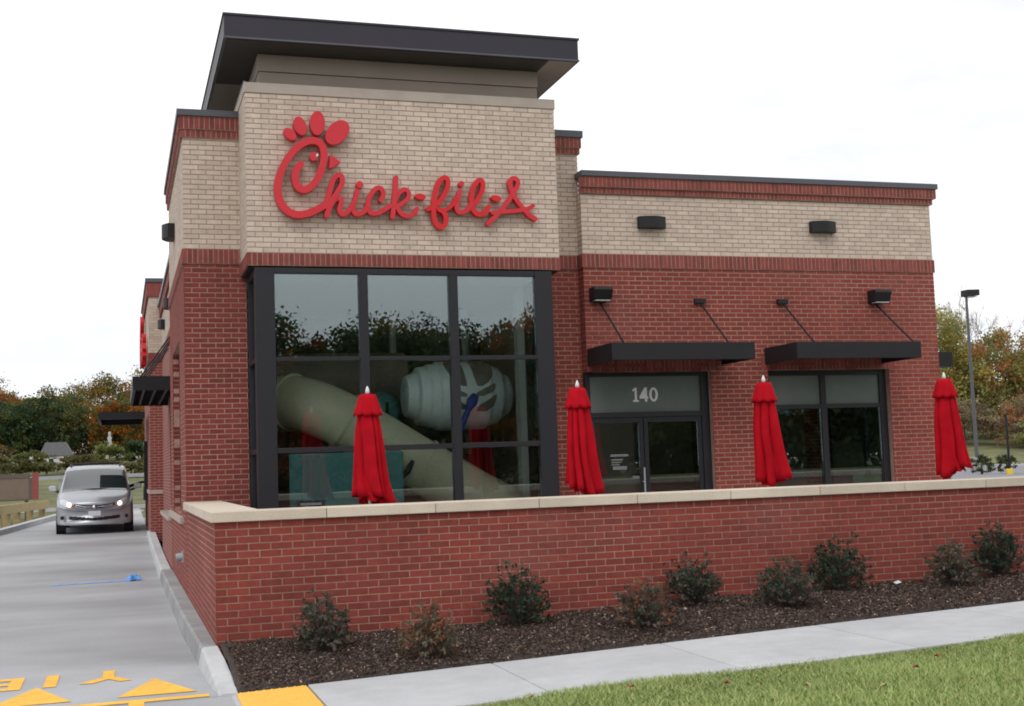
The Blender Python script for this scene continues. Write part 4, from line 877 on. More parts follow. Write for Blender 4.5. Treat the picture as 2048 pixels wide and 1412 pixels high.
# ------------------------------------------------------------------ shrubs in the bed
def shrub(x, y, h, r, cols, label, seed, dens=1.0):
    rs = np.random.default_rng(seed); z0 = float(bed_z(np.array(x), np.array(y)))
    t = thing('shrub', label, 'shrub', (x, y, z0), group='shrubs planted in the mulch bed'); m = int(150 * dens)
    th = rs.random(m) * 6.283; ph = np.arccos(rs.random(m) ** 0.8 * 0.98); rad = 0.55 + 0.5 * rs.random(m)
    cx = r * rad * np.sin(ph) * np.cos(th); cy = r * rad * np.sin(ph) * np.sin(th); cz = h * (0.12 + 0.88 * rad * np.cos(ph) * (0.8 + 0.35 * rs.random(m)))
    cen = np.stack([cx, cy, cz], 1); tw = MB()
    for i in range(m):
        if rs.random() < 0.75: tw.tube([(0.02 * cx[i], 0.02 * cy[i], -0.02), (0.45 * cx[i], 0.45 * cy[i], 0.55 * cz[i]), tuple(cen[i])], [0.006, 0.004, 0.002], 4, cap=False)
    tw.build('twigs', 'bark', t)
    P = []; K = []; A = []
    base = np.array(cols)
    for i in range(m):
        k = 9; d = cen[i] / (np.linalg.norm(cen[i]) + 1e-6); c0 = base[rs.integers(len(base))] * (0.7 + 0.6 * rs.random())
        a = rs.random(k) * 6.283; s = np.stack([np.cos(a), np.sin(a), np.zeros(k)], 1) * 0.021 + d * (0.012 * rs.normal(size=(k, 1))) + rs.normal(size=(k, 3)) * 0.008
        P.append(cen[i] + s); K.append(np.repeat(c0[None], k, 0) * (0.75 + 0.5 * rs.random((k, 1))))
    P = np.concatenate(P); K = np.concatenate(K)
    cards('foliage', 'attr_leaf', P, 0.034 + 0.022 * rs.random(len(P)), K, t, aspect=0.5, rn=rs)
    # low inner leaves
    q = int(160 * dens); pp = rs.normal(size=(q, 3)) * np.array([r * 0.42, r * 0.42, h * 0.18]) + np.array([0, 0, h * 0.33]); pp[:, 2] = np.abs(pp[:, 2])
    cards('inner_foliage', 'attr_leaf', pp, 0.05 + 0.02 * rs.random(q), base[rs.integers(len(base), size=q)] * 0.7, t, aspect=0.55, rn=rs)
    return t
G1 = [(0.040, 0.066, 0.040), (0.055, 0.085, 0.050), (0.030, 0.052, 0.030), (0.09, 0.11, 0.075)]
G2 = [(0.14, 0.125, 0.10), (0.095, 0.10, 0.075), (0.19, 0.135, 0.115), (0.075, 0.085, 0.055)]
G3 = [(0.20, 0.115, 0.075), (0.26, 0.10, 0.05), (0.14, 0.12, 0.075), (0.20, 0.17, 0.11)]
shrub(0.86, -0.75, 0.50, 0.29, G2, 'olive grey shrub nearest the wall corner', 11)
shrub(1.68, -1.33, 0.46, 0.27, G3, 'small rusty brown shrub close to the sidewalk, second from the wall corner', 12, 0.75)
shrub(2.78, -0.42, 0.60, 0.32, G1, 'dark green shrub with rounded leaf tufts, third from the wall corner', 13)
shrub(3.74, -1.20, 0.46, 0.30, G2 + G3[:2], 'reddish brown shrub in front of a greener one, fourth from the wall corner', 14, 0.85)
shrub(4.62, -0.42, 0.46, 0.31, G2 + G1[:2], 'mixed green shrub tight behind the reddish one near mid wall', 15)
shrub(5.38, -0.95, 0.50, 0.31, G2 + G1[1:2], 'dull grey green shrub left of the darkest glossy green shrub', 16)
shrub(6.35, -0.32, 0.62, 0.32, G1, 'darkest glossy green shrub against the wall right of centre', 17)
shrub(7.45, -0.72, 0.48, 0.29, G2 + G3[2:3], 'grey brown sparse shrub, second from the right edge', 18, 0.85)
shrub(8.38, -0.27, 0.58, 0.31, G1, 'dark green shrub at the far right end of the bed', 19)
# paper scrap and fallen leaves
mb = MB(); x, y = 7.1, -0.22; z = float(bed_z(np.array(x), np.array(y))) + 0.02; mb.mesh_add([(x, y, z), (x + 0.09, y + 0.02, z + 0.012), (x + 0.10, y + 0.07, z + 0.02), (x + 0.01, y + 0.06, z + 0.015), (x + 0.05, y + 0.03, z + 0.035)], [(0, 1, 4), (1, 2, 4), (2, 3, 4), (3, 0, 4), (0, 3, 2, 1)])
tag(mb.build('paper_scrap', 'white_plastic'), 'small white scrap of litter on the mulch near the wall', 'litter')
for i in range(9):
    x, y = [(1.9, -3.45), (3.2, -3.9), (4.0, -4.6), (5.0, -3.8), (5.6, -4.4), (2.6, -3.6), (6.5, -3.7), (4.6, -4.1), (3.6, -4.3)][i]; z = float(lawn_z(np.array(x), np.array(y))) + 0.06
    a = random.random() * 6.28; pts = [(x + 0.03 * math.cos(a + k * 1.047) * (1 if k % 2 else 0.6), y + 0.03 * math.sin(a + k * 1.047) * (1 if k % 2 else 0.6), z + 0.012 * (k % 3)) for k in range(6)]
    o = MB(); o.mesh_add(pts + [(x, y, z + 0.002)], [(k, (k + 1) % 6, 6) for k in range(6)]); lo = o.build('fallen_leaf', 'board_red' if i % 2 else 'wood_rail'); tag(lo, 'dry fallen leaf lying on the lawn', 'leaf', 'fallen leaves on the lawn')
# ------------------------------------------------------------------ silver minivan (front towards the camera)
def minivan(loc, rz):
    v = thing('minivan', 'silver minivan with lit headlights waiting in the drive-through lane', 'van', loc, rz)
    # stations along length (y from nose), top height, roof half width factor, belt height
    ST = [(0.00, 0.72, 0.66, 0.66), (0.05, 0.83, 0.74, 0.74), (0.18, 0.93, 0.84, 0.84), (0.50, 1.03, 0.88, 0.95), (0.90, 1.10, 0.90, 1.04), (1.05, 1.16, 0.885, 1.08), (1.40, 1.42, 0.835, 1.10), (1.75, 1.66, 0.785, 1.11), (1.92, 1.745, 0.77, 1.11), (2.25, 1.79, 0.765, 1.11), (3.0, 1.81, 0.76, 1.11), (4.0, 1.80, 0.75, 1.11), (4.7, 1.76, 0.74, 1.11), (4.95, 1.5, 0.74, 1.10), (5.05, 1.0, 0.82, 0.95)]
    WD = 0.965
    def section(y, top, rf, belt):
        w = WD * (0.90 if y == 0 else 0.955 if y < 0.1 else 0.985 if y < 0.3 else 1.0 if y < 4.6 else 0.96)
        zb = 0.30 if y < 0.05 else 0.24
        pts = [(0.0, zb), (0.55 * w, zb), (0.93 * w, zb), (0.985 * w, zb + 0.03), (w, zb + 0.12), (w, 0.50), (w, 0.66), (0.995 * w, min(belt, 0.84)), (0.975 * w, belt), (rf * w + 0.055, top - 0.16), (rf * w + 0.035, top - 0.07), (rf * w, top - 0.022), (rf * w - 0.07, top - 0.004), (0.5 * rf * w, top + 0.008), (0.0, top + 0.016)]
        out = []
        for x, z in pts:
            c = (abs(x) / WD) ** 2.6
            k = max(0.0, 1 - y / 1.6)
            out.append((x, y + 0.42 * c * k * k, z))
        return out
    S = [section(*s) for s in ST]; n = len(S[0]); full = []
    for s in S: full.append([(-x, y, z) for x, y, z in s[::-1]] + s[1:])
    N = len(full[0]); V = [p for s in full for p in s]; F = []
    for i in range(len(full) - 1):
        for j in range(N - 1): F.append((i * N + j, (i + 1) * N + j, (i + 1) * N + j + 1, i * N + j + 1))
    F.append(tuple(range(N))); F.append(tuple((len(full) - 1) * N + j for j in range(N - 1, -1, -1)))
    body = MB().mesh_add(V, F).build('body', 'car_silver', v, smooth=True, fix=True)
    md = body.modifiers.new('sub', 'SUBSURF'); md.levels = 2; md.render_levels = 2
    md.levels = 4; md.render_levels = 2
    bpy.context.view_layer.update(); dg = bpy.context.evaluated_depsgraph_get(); em = bpy.data.meshes.new_from_object(body.evaluated_get(dg))
    EV = [tuple(q.co) for q in em.vertices]; EN = [tuple(q.normal) for q in em.vertices]; EP = [(tuple(p.vertices), tuple(p.center), tuple(p.normal)) for p in em.polygons if p.center[1] < 4.6]; md.levels = 2
    def extract(name, m, test, off=0.006, parent=v):
        idx = {}; vs = []; fs = []
        for vi, c_, n_ in EP:
            if test(c_[0], c_[1], c_[2], n_):
                f_ = []
                for q in vi:
                    if q not in idx: idx[q] = len(vs); vs.append(tuple(EV[q][k] + EN[q][k] * off for k in range(3)))
                    f_.append(idx[q])
                fs.append(tuple(f_))
        o = MB().mesh_add(vs, fs).build(name, m, parent, smooth=True); sd_ = o.modifiers.new('solid', 'SOLIDIFY'); sd_.thickness = 0.008; sd_.offset = -1
        return o
    extract('windshield', 'car_glass', lambda x, y, z, n_: n_[1] < -0.12 and 0.95 < y < 2.2 and z > 1.135 - 0.05 * abs(x) and z < 1.70 - 0.08 * x * x and abs(x) < 0.84 - (z - 1.13) * 0.17)
    MB().tube([(-0.72, 1.06, 1.135), (0, 0.98, 1.16), (0.72, 1.06, 1.135)], 0.02, 6).build('wiper_cowl', 'black_plastic', v)
    for s in (-1, 1):
        extract('side_window', 'car_glass', lambda x, y, z, n_: s * n_[0] > 0.55 and 1.14 < z < 1.64 and 1.75 < y < 4.55)
        he = lambda x, z: ((s * x - 0.70) / 0.185) ** 2 + ((z - 0.80 - 0.42 * (s * x - 0.70)) / 0.088) ** 2
        h = extract('headlight', 'lamp_lens', lambda x, y, z, n_: y < 0.9 and n_[1] < -0.05 and he(x, z) < 1)
        extract('lamp', 'lamp_lit', lambda x, y, z, n_: y < 0.9 and n_[1] < -0.05 and (s * x - 0.625) ** 2 + (z - 0.775) ** 2 < 0.052 ** 2, 0.014, h)
        extract('indicator', 'amber_lens', lambda x, y, z, n_: y < 0.9 and n_[1] < -0.05 and he(x, z) < 0.95 and 0.525 < s * x < 0.57, 0.010, h)
        # mirrors
        mr = MB(); mr.mesh_add([(s * (0.99 + a), 1.55 + b, 1.12 + c2) for a, b, c2 in ((0, 0, 0), (0.19, 0.02, 0.015), (0.22, 0.03, 0.10), (0.17, 0.03, 0.165), (0.02, 0.02, 0.15), (0, 0.12, 0.02), (0.19, 0.12, 0.03), (0.21, 0.12, 0.10), (0.16, 0.12, 0.15), (0.02, 0.12, 0.14))], [(0, 1, 2, 3, 4), (9, 8, 7, 6, 5), (0, 5, 6, 1), (1, 6, 7, 2), (2, 7, 8, 3), (3, 8, 9, 4), (4, 9, 5, 0)])
        m_o = mr.build('mirror', 'car_silver', v, smooth=False, fix=True, bevel=0.02); MB().tube([(s * 0.93, 1.60, 1.10), (s * 1.03, 1.60, 1.14)], 0.03, 8).build('mirror_arm', 'black_plastic', m_o)
        MB().tube([(s * 0.64, 2.10, 1.78), (s * 0.65, 2.25, 1.845), (s * 0.65, 4.2, 1.85), (s * 0.64, 4.4, 1.79)], 0.022, 8).build('roof_rail', 'black_plastic', v)
        for y in (0.95, 3.95):
            wv = thing_part('wheel', v); 
            MB().tube([(s * 0.74, y, 0.32), (s * 0.965, y, 0.32)], 0.32, 28).build('tyre', 'tyre', wv); MB().tube([(s * 0.95, y, 0.32), (s * 0.975, y, 0.32)], 0.21, 20).build('rim', 'pole_grey', wv)
            MB().tube([(s * 0.955, y, 0.34), (s * 0.968, y, 0.34)], 0.37, 28).build('wheel_arch', 'black_plastic', wv)
        fg = MB(); fg.tube([(s * 0.80, 0.21, 0.44), (s * 0.80, 0.25, 0.44)], 0.05, 10); fg.build('fog_recess', 'black_plastic', v)
    for x in (2.55, 3.9): MB().tube([(-0.64, x, 1.86), (0.64, x, 1.86)], 0.018, 8).build('roof_crossbar', 'black_plastic', v)
    # grille, intake, plate, emblem
    fyc = lambda x: -0.012 + 0.40 * (abs(x) / WD) ** 2.6 * 0.93
    def strip(name, m, xs, z0f, z1f, off=0.0):
        vs = []; 
        for x in xs: vs += [(x, fyc(x) - 0.02 + off, z0f(x)), (x, fyc(x) - 0.02 + off, z1f(x)), (x, fyc(x) + 0.06, z0f(x)), (x, fyc(x) + 0.06, z1f(x))]
        fs = []
        for i in range(len(xs) - 1):
            o, q = 4 * i, 4 * i + 4; fs += [(o, q, q + 1, o + 1), (o + 1, q + 1, q + 3, o + 3), (o + 2, o, q + 0, q + 2)][:2] + [(o, o + 2, q + 2, q)]
        return MB().mesh_add(vs, fs).build(name, m, v, fix=True)
    fr_ = lambda y, n_: y < 0.8 and n_[1] < -0.15
    extract('grille', 'black_plastic', lambda x, y, z, n_: fr_(y, n_) and abs(x) < 0.50 and 0.655 + 0.34 * x * x < z < 0.745 + 0.22 * x * x)
    extract('grille_bar', 'chrome', lambda x, y, z, n_: fr_(y, n_) and abs(x) < 0.47 and 0.69 + 0.28 * x * x < z < 0.712 + 0.28 * x * x, 0.016)
    extract('grille_bar', 'chrome', lambda x, y, z, n_: fr_(y, n_) and abs(x) < 0.47 and 0.64 + 0.34 * x * x < z < 0.66 + 0.34 * x * x, 0.014)
    extract('intake', 'black_plastic', lambda x, y, z, n_: fr_(y, n_) and abs(x) < 0.63 and 0.355 + 0.10 * x * x < z < 0.42 + 0.16 * x * x)
    strip('bumper_lip', 'car_silver', np.linspace(-0.75, 0.75, 19), lambda x: 0.255, lambda x: 0.30, -0.01)
    MB().lathe([(0.001, -0.055), (0.05, -0.03), (0.06, 0), (0.05, 0.03), (0.001, 0.055)], 16, (0, -0.03, 0.70)).build('emblem', 'chrome', v, smooth=True)
    box('plate', 'plate_white', -0.155, 0.155, -0.055, -0.04, 0.475, 0.60, v)
    return v
def thing_part(name, parent):
    o = bpy.data.objects.new(name, None); C.objects.link(o); o.parent = parent; o.empty_display_size = 0.1; return o
VX_, VY_ = -1.45, 22.55
van = minivan((VX_, VY_, float(drive_z(23.0)) + 0.0), 0.0)

# driver reaching out to the service window
def person():
    p = thing('person', 'driver in a black jacket reaching from the van to the service window', 'person', (0, 0, 0))
    me = bpy.data.meshes.new('body')
    bx, by, bz = VX_ + 0.42, VY_ + 2.35, float(drive_z(24.5))
    J = [(bx, by, bz + 0.72), (bx, by - 0.02, bz + 0.95), (bx, by - 0.03, bz + 1.18), (bx, by - 0.03, bz + 1.30), (bx, by - 0.06, bz + 1.42), (bx, by - 0.07, bz + 1.52),
         (bx + 0.19, by - 0.03, bz + 1.18), (bx + 0.47, by - 0.38, bz + 1.16), (bx + 0.75, by - 0.30, bz + 1.25), (bx + 0.84, by - 0.28, bz + 1.27),
         (bx - 0.19, by - 0.03, bz + 1.18), (bx - 0.26, by - 0.2, bz + 0.98), (bx - 0.2, by - 0.44, bz + 1.0), (bx + 0.1, by - 0.35, bz + 0.66), (bx - 0.1, by - 0.35, bz + 0.66)]
    E_ = [(0, 1), (1, 2), (2, 3), (3, 4), (4, 5), (2, 6), (6, 7), (7, 8), (8, 9), (2, 10), (10, 11), (11, 12), (0, 13), (0, 14)]
    rad = [0.15, 0.15, 0.15, 0.06, 0.09, 0.07, 0.07, 0.05, 0.04, 0.03, 0.07, 0.05, 0.04, 0.08, 0.08]
    # five fingers
    base = len(J)
    for k in range(5):
        a = (-0.03 + 0.015 * k); J += [(J[9][0] + 0.05, J[9][1] + a, J[9][2] + 0.005 * (k % 2)), (J[9][0] + 0.085 + 0.01 * (2 - abs(k - 2)), J[9][1] + a * 1.2, J[9][2] - 0.01)]
        E_ += [(9, base + 2 * k), (base + 2 * k, base + 2 * k + 1)]; rad += [0.009, 0.008]
    me.from_pydata(J, E_, []); o = link('body', me, 'cloth_black', p)
    o.modifiers.new('skin', 'SKIN')
    for i, s in enumerate(me.skin_vertices[0].data): s.radius = (rad[i], rad[i]); s.use_root = (i == 0)
    m2 = o.modifiers.new('sub', 'SUBSURF'); m2.levels = 1; m2.render_levels = 1
    hd = MB().lathe([(0.02, -0.13), (0.06, -0.11), (0.082, -0.04), (0.085, 0.03), (0.07, 0.09), (0.03, 0.125), (0.005, 0.13)], 16, (bx, by - 0.07, bz + 1.47)); hd.build('face', 'skin', p, smooth=True)
    MB().lathe([(0.09, 0.0), (0.092, 0.05), (0.075, 0.11), (0.03, 0.142), (0.004, 0.146)], 16, (bx, by - 0.05, bz + 1.47)).build('hair', 'bark', p, smooth=True)
person()

# ------------------------------------------------------------------ left side: menu board, timber guard rail
mbd = thing('menu_board', 'brown menu board with dark frame and reddish end post beyond the lane', 'menu board', (-3.9, 31.6, 0.3)); mbd.location = (0, 0, 0)
def rot_box(name, m, x0, x1, y0, y1, z0, z1, parent, piv, ang):
    o = box(name, m, x0 - piv[0], x1 - piv[0], y0 - piv[1], y1 - piv[1], z0, z1, parent); o.location = (piv[0], piv[1], 0); o.rotation_euler = (0, 0, ang); return o
box('panel', 'board_brown', -6.2, -3.62, 31.60, 31.75, 0.98, 1.66, mbd); box('frame', 'room_dark', -6.2, -3.60, 31.58, 31.77, 1.661, 1.80, mbd); box('frame', 'room_dark', -3.619, -3.52, 31.58, 31.77, 0.95, 1.66, mbd); box('frame', 'room_dark', -6.2, -3.62, 31.59, 31.76, 0.93, 0.979, mbd)
box('end_post', 'board_red', -3.519, -3.33, 31.55, 31.80, 0.95, 1.83, mbd)
for x in (-5.8, -3.75): box('leg', 'room_dark', x, x + 0.1, 31.62, 31.72, 0.0, 0.929, mbd)
gr = thing('guard_rail', 'timber guard rail on short posts along the left kerb', 'guard rail', (0, 0, 0))
A, Bq = Vector((-4.45, 24.2, 0)), Vector((-3.10, 33.4, 0)); dv = (Bq - A).normalized(); nv = Vector((dv.y, -dv.x, 0))
def rail_seg(s0, s1):
    p, q = A + dv * s0, A + dv * s1; zb = 0.62; mb = MB()
    vs = [tuple(pt + nv * o + Vector((0, 0, z))) for z in (zb, zb + 0.26) for pt, o in ((p, 0), (q, 0), (q, -0.15), (p, -0.15))]
    mb.mesh_add(vs, [(3, 2, 1, 0), (4, 5, 6, 7), (0, 1, 5, 4), (1, 2, 6, 5), (2, 3, 7, 6), (3, 0, 4, 7)]); mb.build('beam', 'wood_rail', gr)
rail_seg(-4.0, 2.7); rail_seg(2.705, 9.3)
for s in (-3.0, -1.5, 0.0, 1.0, 2.0, 3.0, 4.1, 5.4, 7.2, 9.0):
    p = A + dv * s - nv * 0.17; zg = float(drive_z(p.y)) - 0.1; box('post', 'wood_rail', p.x - 0.10, p.x + 0.10, p.y - 0.10, p.y + 0.10, zg, 0.80, gr)

# ------------------------------------------------------------------ trees and bushes
def crown_cards(parent, cen, rad, ncl, nleaf, size, cols, seed, name='crown', shell=0.55, flat=1.0, clr=0.105, low=False):
    rs = np.random.default_rng(seed); d = rs.normal(size=(ncl, 3)); d /= np.linalg.norm(d, axis=1)[:, None]; d[:, 2] = np.where((d[:, 2] < -0.55) & (not low), -d[:, 2], d[:, 2])
    rr = (shell + (1 - shell) * rs.random(ncl) ** 0.6)[:, None]; lump = 1 + 0.22 * np.sin(3.1 * d[:, :1] + seed) * np.cos(2.7 * d[:, 1:2]) + 0.12 * rs.normal(size=(ncl, 1))
    cc = np.array(cen) + d * rr * lump * np.array(rad); base = np.array(cols); pick = base[rs.integers(len(base), size=ncl)] * (0.65 + 0.7 * rs.random((ncl, 1)))
    pts = (cc[:, None, :] + rs.normal(size=(ncl, nleaf, 3)) * (np.array(rad) * clr * np.array([1, 1, 0.7]))[None, None, :]).reshape(-1, 3)
    col = np.repeat(pick, nleaf, 0) * (0.85 + 0.3 * rs.random((ncl * nleaf, 1)))
    return cards(name, 'attr_leaf', pts, size * (0.6 + 0.8 * rs.random(len(pts))), col, parent, aspect=0.75, rn=rs)
def tree(x, y, h, r, cols, label, seed, group, ncl=170, nleaf=95, size=0.24, trunk_h=0.3, gz=None, cat='tree'):
    z = float(ground_z(np.array(float(x)), np.array(float(y)))) if gz is None else gz; rs = random.Random(seed)
    t = thing('tree', label, cat, (x, y, z), group=group); tr = MB(); tb = h * trunk_h
    tr.tube([(0, 0, -0.2), (0.05, 0, tb), (0.1 * r, 0, h * 0.75)], [0.035 * h, 0.026 * h, 0.008 * h], 8)
    for k in range(7):
        a = rs.random() * 6.28; b = tb + (h * 0.4) * rs.random(); l = r * (0.5 + 0.4 * rs.random()); tr.tube([(0.03, 0, b), (0.5 * l * math.cos(a), 0.5 * l * math.sin(a), b + 0.18 * h), (l * math.cos(a), l * math.sin(a), b + 0.28 * h)], [0.013 * h, 0.008 * h, 0.003 * h], 5, cap=False)
    tr.build('trunk', 'bark', t, smooth=True)
    crown_cards(t, (0, 0, tb + (h - tb) * 0.5), (r, r, (h - tb) * 0.56), ncl, nleaf, size, cols, seed, low=trunk_h < 0.1)
    return t
def bush(x, y, rx, ry, rz, cols, label, seed, group=None, ncl=40, nleaf=40, size=0.2, gz=None, name='bush'):
    z = float(ground_z(np.array(float(x)), np.array(float(y)))) if gz is None else gz
    t = thing(name, label, 'bush', (x, y, z), group=group); MB().tube([(0, 0, -0.1), (0, 0, rz)], [0.06, 0.03], 6).build('stem', 'bark', t)
    crown_cards(t, (0, 0, rz * 0.75), (rx, ry, rz), ncl, nleaf, size, cols, seed, name='foliage', shell=0.45); return t
DG = [(0.020, 0.040, 0.016), (0.030, 0.052, 0.020), (0.045, 0.060, 0.020), (0.016, 0.030, 0.014)]
OG = [(0.055, 0.060, 0.018), (0.09, 0.075, 0.018), (0.035, 0.048, 0.018)]
OR = [(0.22, 0.075, 0.012), (0.28, 0.11, 0.016), (0.16, 0.06, 0.012)]
GO = [(0.22, 0.14, 0.025), (0.26, 0.17, 0.03), (0.16, 0.12, 0.03)]
gl = 'trees behind the drive-through lane'
BD = [tuple(2.3 * c for c in q) for q in DG]; BO = [tuple(2.1 * c for c in q) for q in OG]; OR = [tuple(1.35 * c for c in q) for q in OR]; GO = [tuple(1.25 * c for c in q) for q in GO]
LT = (300, 80, 0.17, 0.03)
tree(-15.6, 96, 6.3, 4.4, BD + BO[:1] + OR + OR[:2], 'tall dark tree with orange crown top at the left edge of the photo', 21, gl, *LT)
tree(-10.9, 100, 5.6, 3.6, OR + OR + BO + BD[:1], 'orange topped tree right of the tall dark one', 22, gl, *LT)
tree(-14.2, 88, 4.6, 3.2, BD, 'dark evergreen tree low at the left edge', 23, gl, *LT)
tree(-7.4, 104, 4.7, 3.4, BO + GO[:1] + BD[:2], 'olive tree filling the dip between the orange crowns', 24, gl, *LT)
tree(-3.2, 99, 5.7, 4.2, GO + GO + BO + OR[:1], 'golden crowned broad tree above the van roof', 25, gl, *LT)
tree(1.2, 100, 6.2, 3.8, GO + OR + BO[:1], 'golden orange tree partly hidden by the lane awning', 26, gl, *LT)
tree(-0.6, 92, 3.9, 2.4, OR + BO, 'small rusty tree behind the statue', 27, gl, *LT)
tree(-5.6, 93, 4.4, 3.0, BD + BO, 'dark olive tree behind the grey roofed house', 28, gl, *LT)
tree(5.0, 102, 5.8, 4.0, BO + OR[:1] + BD, 'dark olive tree just behind the far tower', 29, gl, *LT)
tree(-9.8, 91, 4.2, 3.0, BD + BO[:1], 'dark rounded tree between the evergreen and the house', 30, gl, *LT)
# field things
hs = thing('house', 'small white house with grey roof among the far trees', 'house', (-5.2, 80, float(ground_z(np.array(-5.2), np.array(80.))) - 0.15)); hs.scale = (0.72, 0.72, 0.8)

MB().box(-2.0, 1.6, 0, 4, -0.3, 0.75).build('wall', 'house_white', hs)
MB().prism([(-1.2, 0.75), (1.9, 0.75), (1.2, 1.9), (-0.6, 1.9)], 'y', -0.2, 4.2).build('roof', 'house_roof', hs, fix=True)
for x in (-1.5, -0.3, 0.8): box('window', 'car_glass', x, x + 0.4, -0.02, -0.001, 0.1, 0.5, hs)
sw_ = thing('stone_wall', 'low pale rubble wall beyond the field', 'wall', (0, 0, 0))
for k in range(26):
    x = -4.6 + k * 0.42; z = float(ground_z(np.array(x), np.array(76.))); hh = 0.45 + 0.3 * random.random(); box('stone', 'stone_light', x, x + 0.38, 76, 76.5, z - 0.2, z + hh, sw_, bevel=0.05)
bush(-12.0, 66, 1.8, 1.5, 0.9, [(0.16, 0.16, 0.045), (0.20, 0.19, 0.06), (0.12, 0.13, 0.035)], 'yellow green tall grass clump at the left edge of the field', 31, size=0.22)
bush(-8.4, 66, 1.6, 1.4, 1.25, [(0.22, 0.13, 0.035), (0.17, 0.14, 0.04), (0.20, 0.10, 0.03)], 'rusty tipped reed clump left of the white house', 32, size=0.22)
bush(-6.0, 62, 2.2, 1.4, 0.75, [(0.11, 0.12, 0.035), (0.15, 0.15, 0.05)], 'olive hedge stretch in front of the white house', 33, size=0.22)
bush(-2.6, 64, 2.2, 1.4, 0.55, [(0.12, 0.11, 0.04), (0.15, 0.13, 0.05)], 'low scrub seen directly above the van', 34, size=0.2)
bush(-1.35, 66, 1.1, 1.0, 0.85, [(0.14, 0.17, 0.045), (0.17, 0.20, 0.05)], 'clipped dome hedge under the garden statue', 35, ncl=60, size=0.14)
bush(0.35, 70, 1.0, 1.0, 0.95, [(0.04, 0.07, 0.025), (0.06, 0.09, 0.03)], 'round dark green bush beside the far tower edge', 36, ncl=60, size=0.16)
bush(-0.2, 58, 1.3, 1.0, 0.5, [(0.15, 0.15, 0.05), (0.18, 0.16, 0.07)], 'straw coloured scrub right of the van roof', 37, size=0.2)
for i, (x0, y0) in enumerate(((-14.5, 60), (-11, 59), (-8.5, 58))): bush(x0, y0, 2.0, 1.2, 0.7, [(0.12, 0.13, 0.04), (0.16, 0.15, 0.05), (0.10, 0.11, 0.035)], ['low field scrub at the extreme left of the photo', 'low field scrub above the menu board', 'low field scrub left of the van mirror'][i], 40 + i, size=0.2)
st = thing('garden_statue', 'small pale statue on a pedestal above the clipped dome hedge', 'statue', (-1.35, 67.5, float(ground_z(np.array(-1.35), np.array(67.5)))))
MB().lathe([(0.28, 0), (0.28, 0.15), (0.18, 0.25), (0.18, 1.15), (0.27, 1.2), (0.27, 1.32)], 12).build('pedestal', 'stone_light', st)
MB().lathe([(0.14, 1.32), (0.16, 1.5), (0.10, 1.75), (0.14, 1.9), (0.06, 2.0), (0.09, 2.1), (0.08, 2.2), (0.01, 2.27)], 12).build('figure', 'stone_light', st, smooth=True)
fr = thing('field_guardrail', 'thin grey guardrail crossing the far field', 'guardrail', (0, 0, 0))
zf = lambda x, y: float(ground_z(np.array(float(x)), np.array(float(y))))
MB().box(-14, 3, 50, 50.08, zf(-3, 50) + 0.45, zf(-3, 50) + 0.62).build('rail', 'galvanised', fr)
for k in range(9): box('post', 'galvanised', -14 + k * 2.1, -13.9 + k * 2.1, 50.09, 50.2, zf(-3, 50) - 0.3, zf(-3, 50) + 0.6, fr)

# right side: hillside trees
YG = [(0.36, 0.30, 0.08), (0.44, 0.33, 0.08), (0.28, 0.28, 0.09), (0.24, 0.26, 0.09)]
RO = [(0.46, 0.19, 0.09), (0.40, 0.22, 0.11), (0.32, 0.22, 0.11)]
BR = [(0.27, 0.20, 0.13), (0.24, 0.21, 0.12), (0.32, 0.25, 0.15)]
gr_ = 'autumn trees beyond the parking lot'
spots = [(52, 62, 8.6, 3.6, YG, 'yellow green tree rising right beside the building corner'), (57, 61, 6.8, 3.2, YG + RO[:1], 'yellow and orange thicket tree behind the lamp post'), (62, 60, 7.6, 3.4, YG + BR, 'golden tree right of the lamp post'), (67, 58, 6.8, 3.4, YG + RO[:1], 'yellow orange tree at the right edge of the photo'), (47, 64, 7.0, 3.2, BR + YG, 'brownish yellow tree mostly hidden by the building'), (72, 56, 6.0, 3.5, YG, 'yellow tree outside the right edge')]
for i, (x, y, h, r, cols, lab) in enumerate(spots): tree(x, y, h, r, cols, lab, 50 + i, gr_, 320, 95, 0.18, 0.03)
for i, (x, y, rx, rz, cols, lab) in enumerate([(50.5, 55.5, 2.6, 1.6, BR, 'brown bramble thicket behind the rightmost umbrella'), (55, 54, 2.6, 1.9, RO + BR, 'red orange thicket right of the lamp post'), (59.5, 53, 2.6, 2.0, RO + BR, 'red brown thicket behind the thin dark post'), (63.5, 52, 2.6, 1.7, RO + BR[:1], 'reddish thicket at the right edge of the photo'), (53, 51.5, 2.2, 1.0, BR + YG[2:], 'low tan scrub along the grass bank'), (58, 50, 2.4, 1.0, BR + YG[2:], 'low tan green scrub at the foot of the hillside')]): bush(x, y, rx, 1.8, rz, cols, lab, 60 + i, 'thickets beyond the parking lot', 110, 60, 0.14)
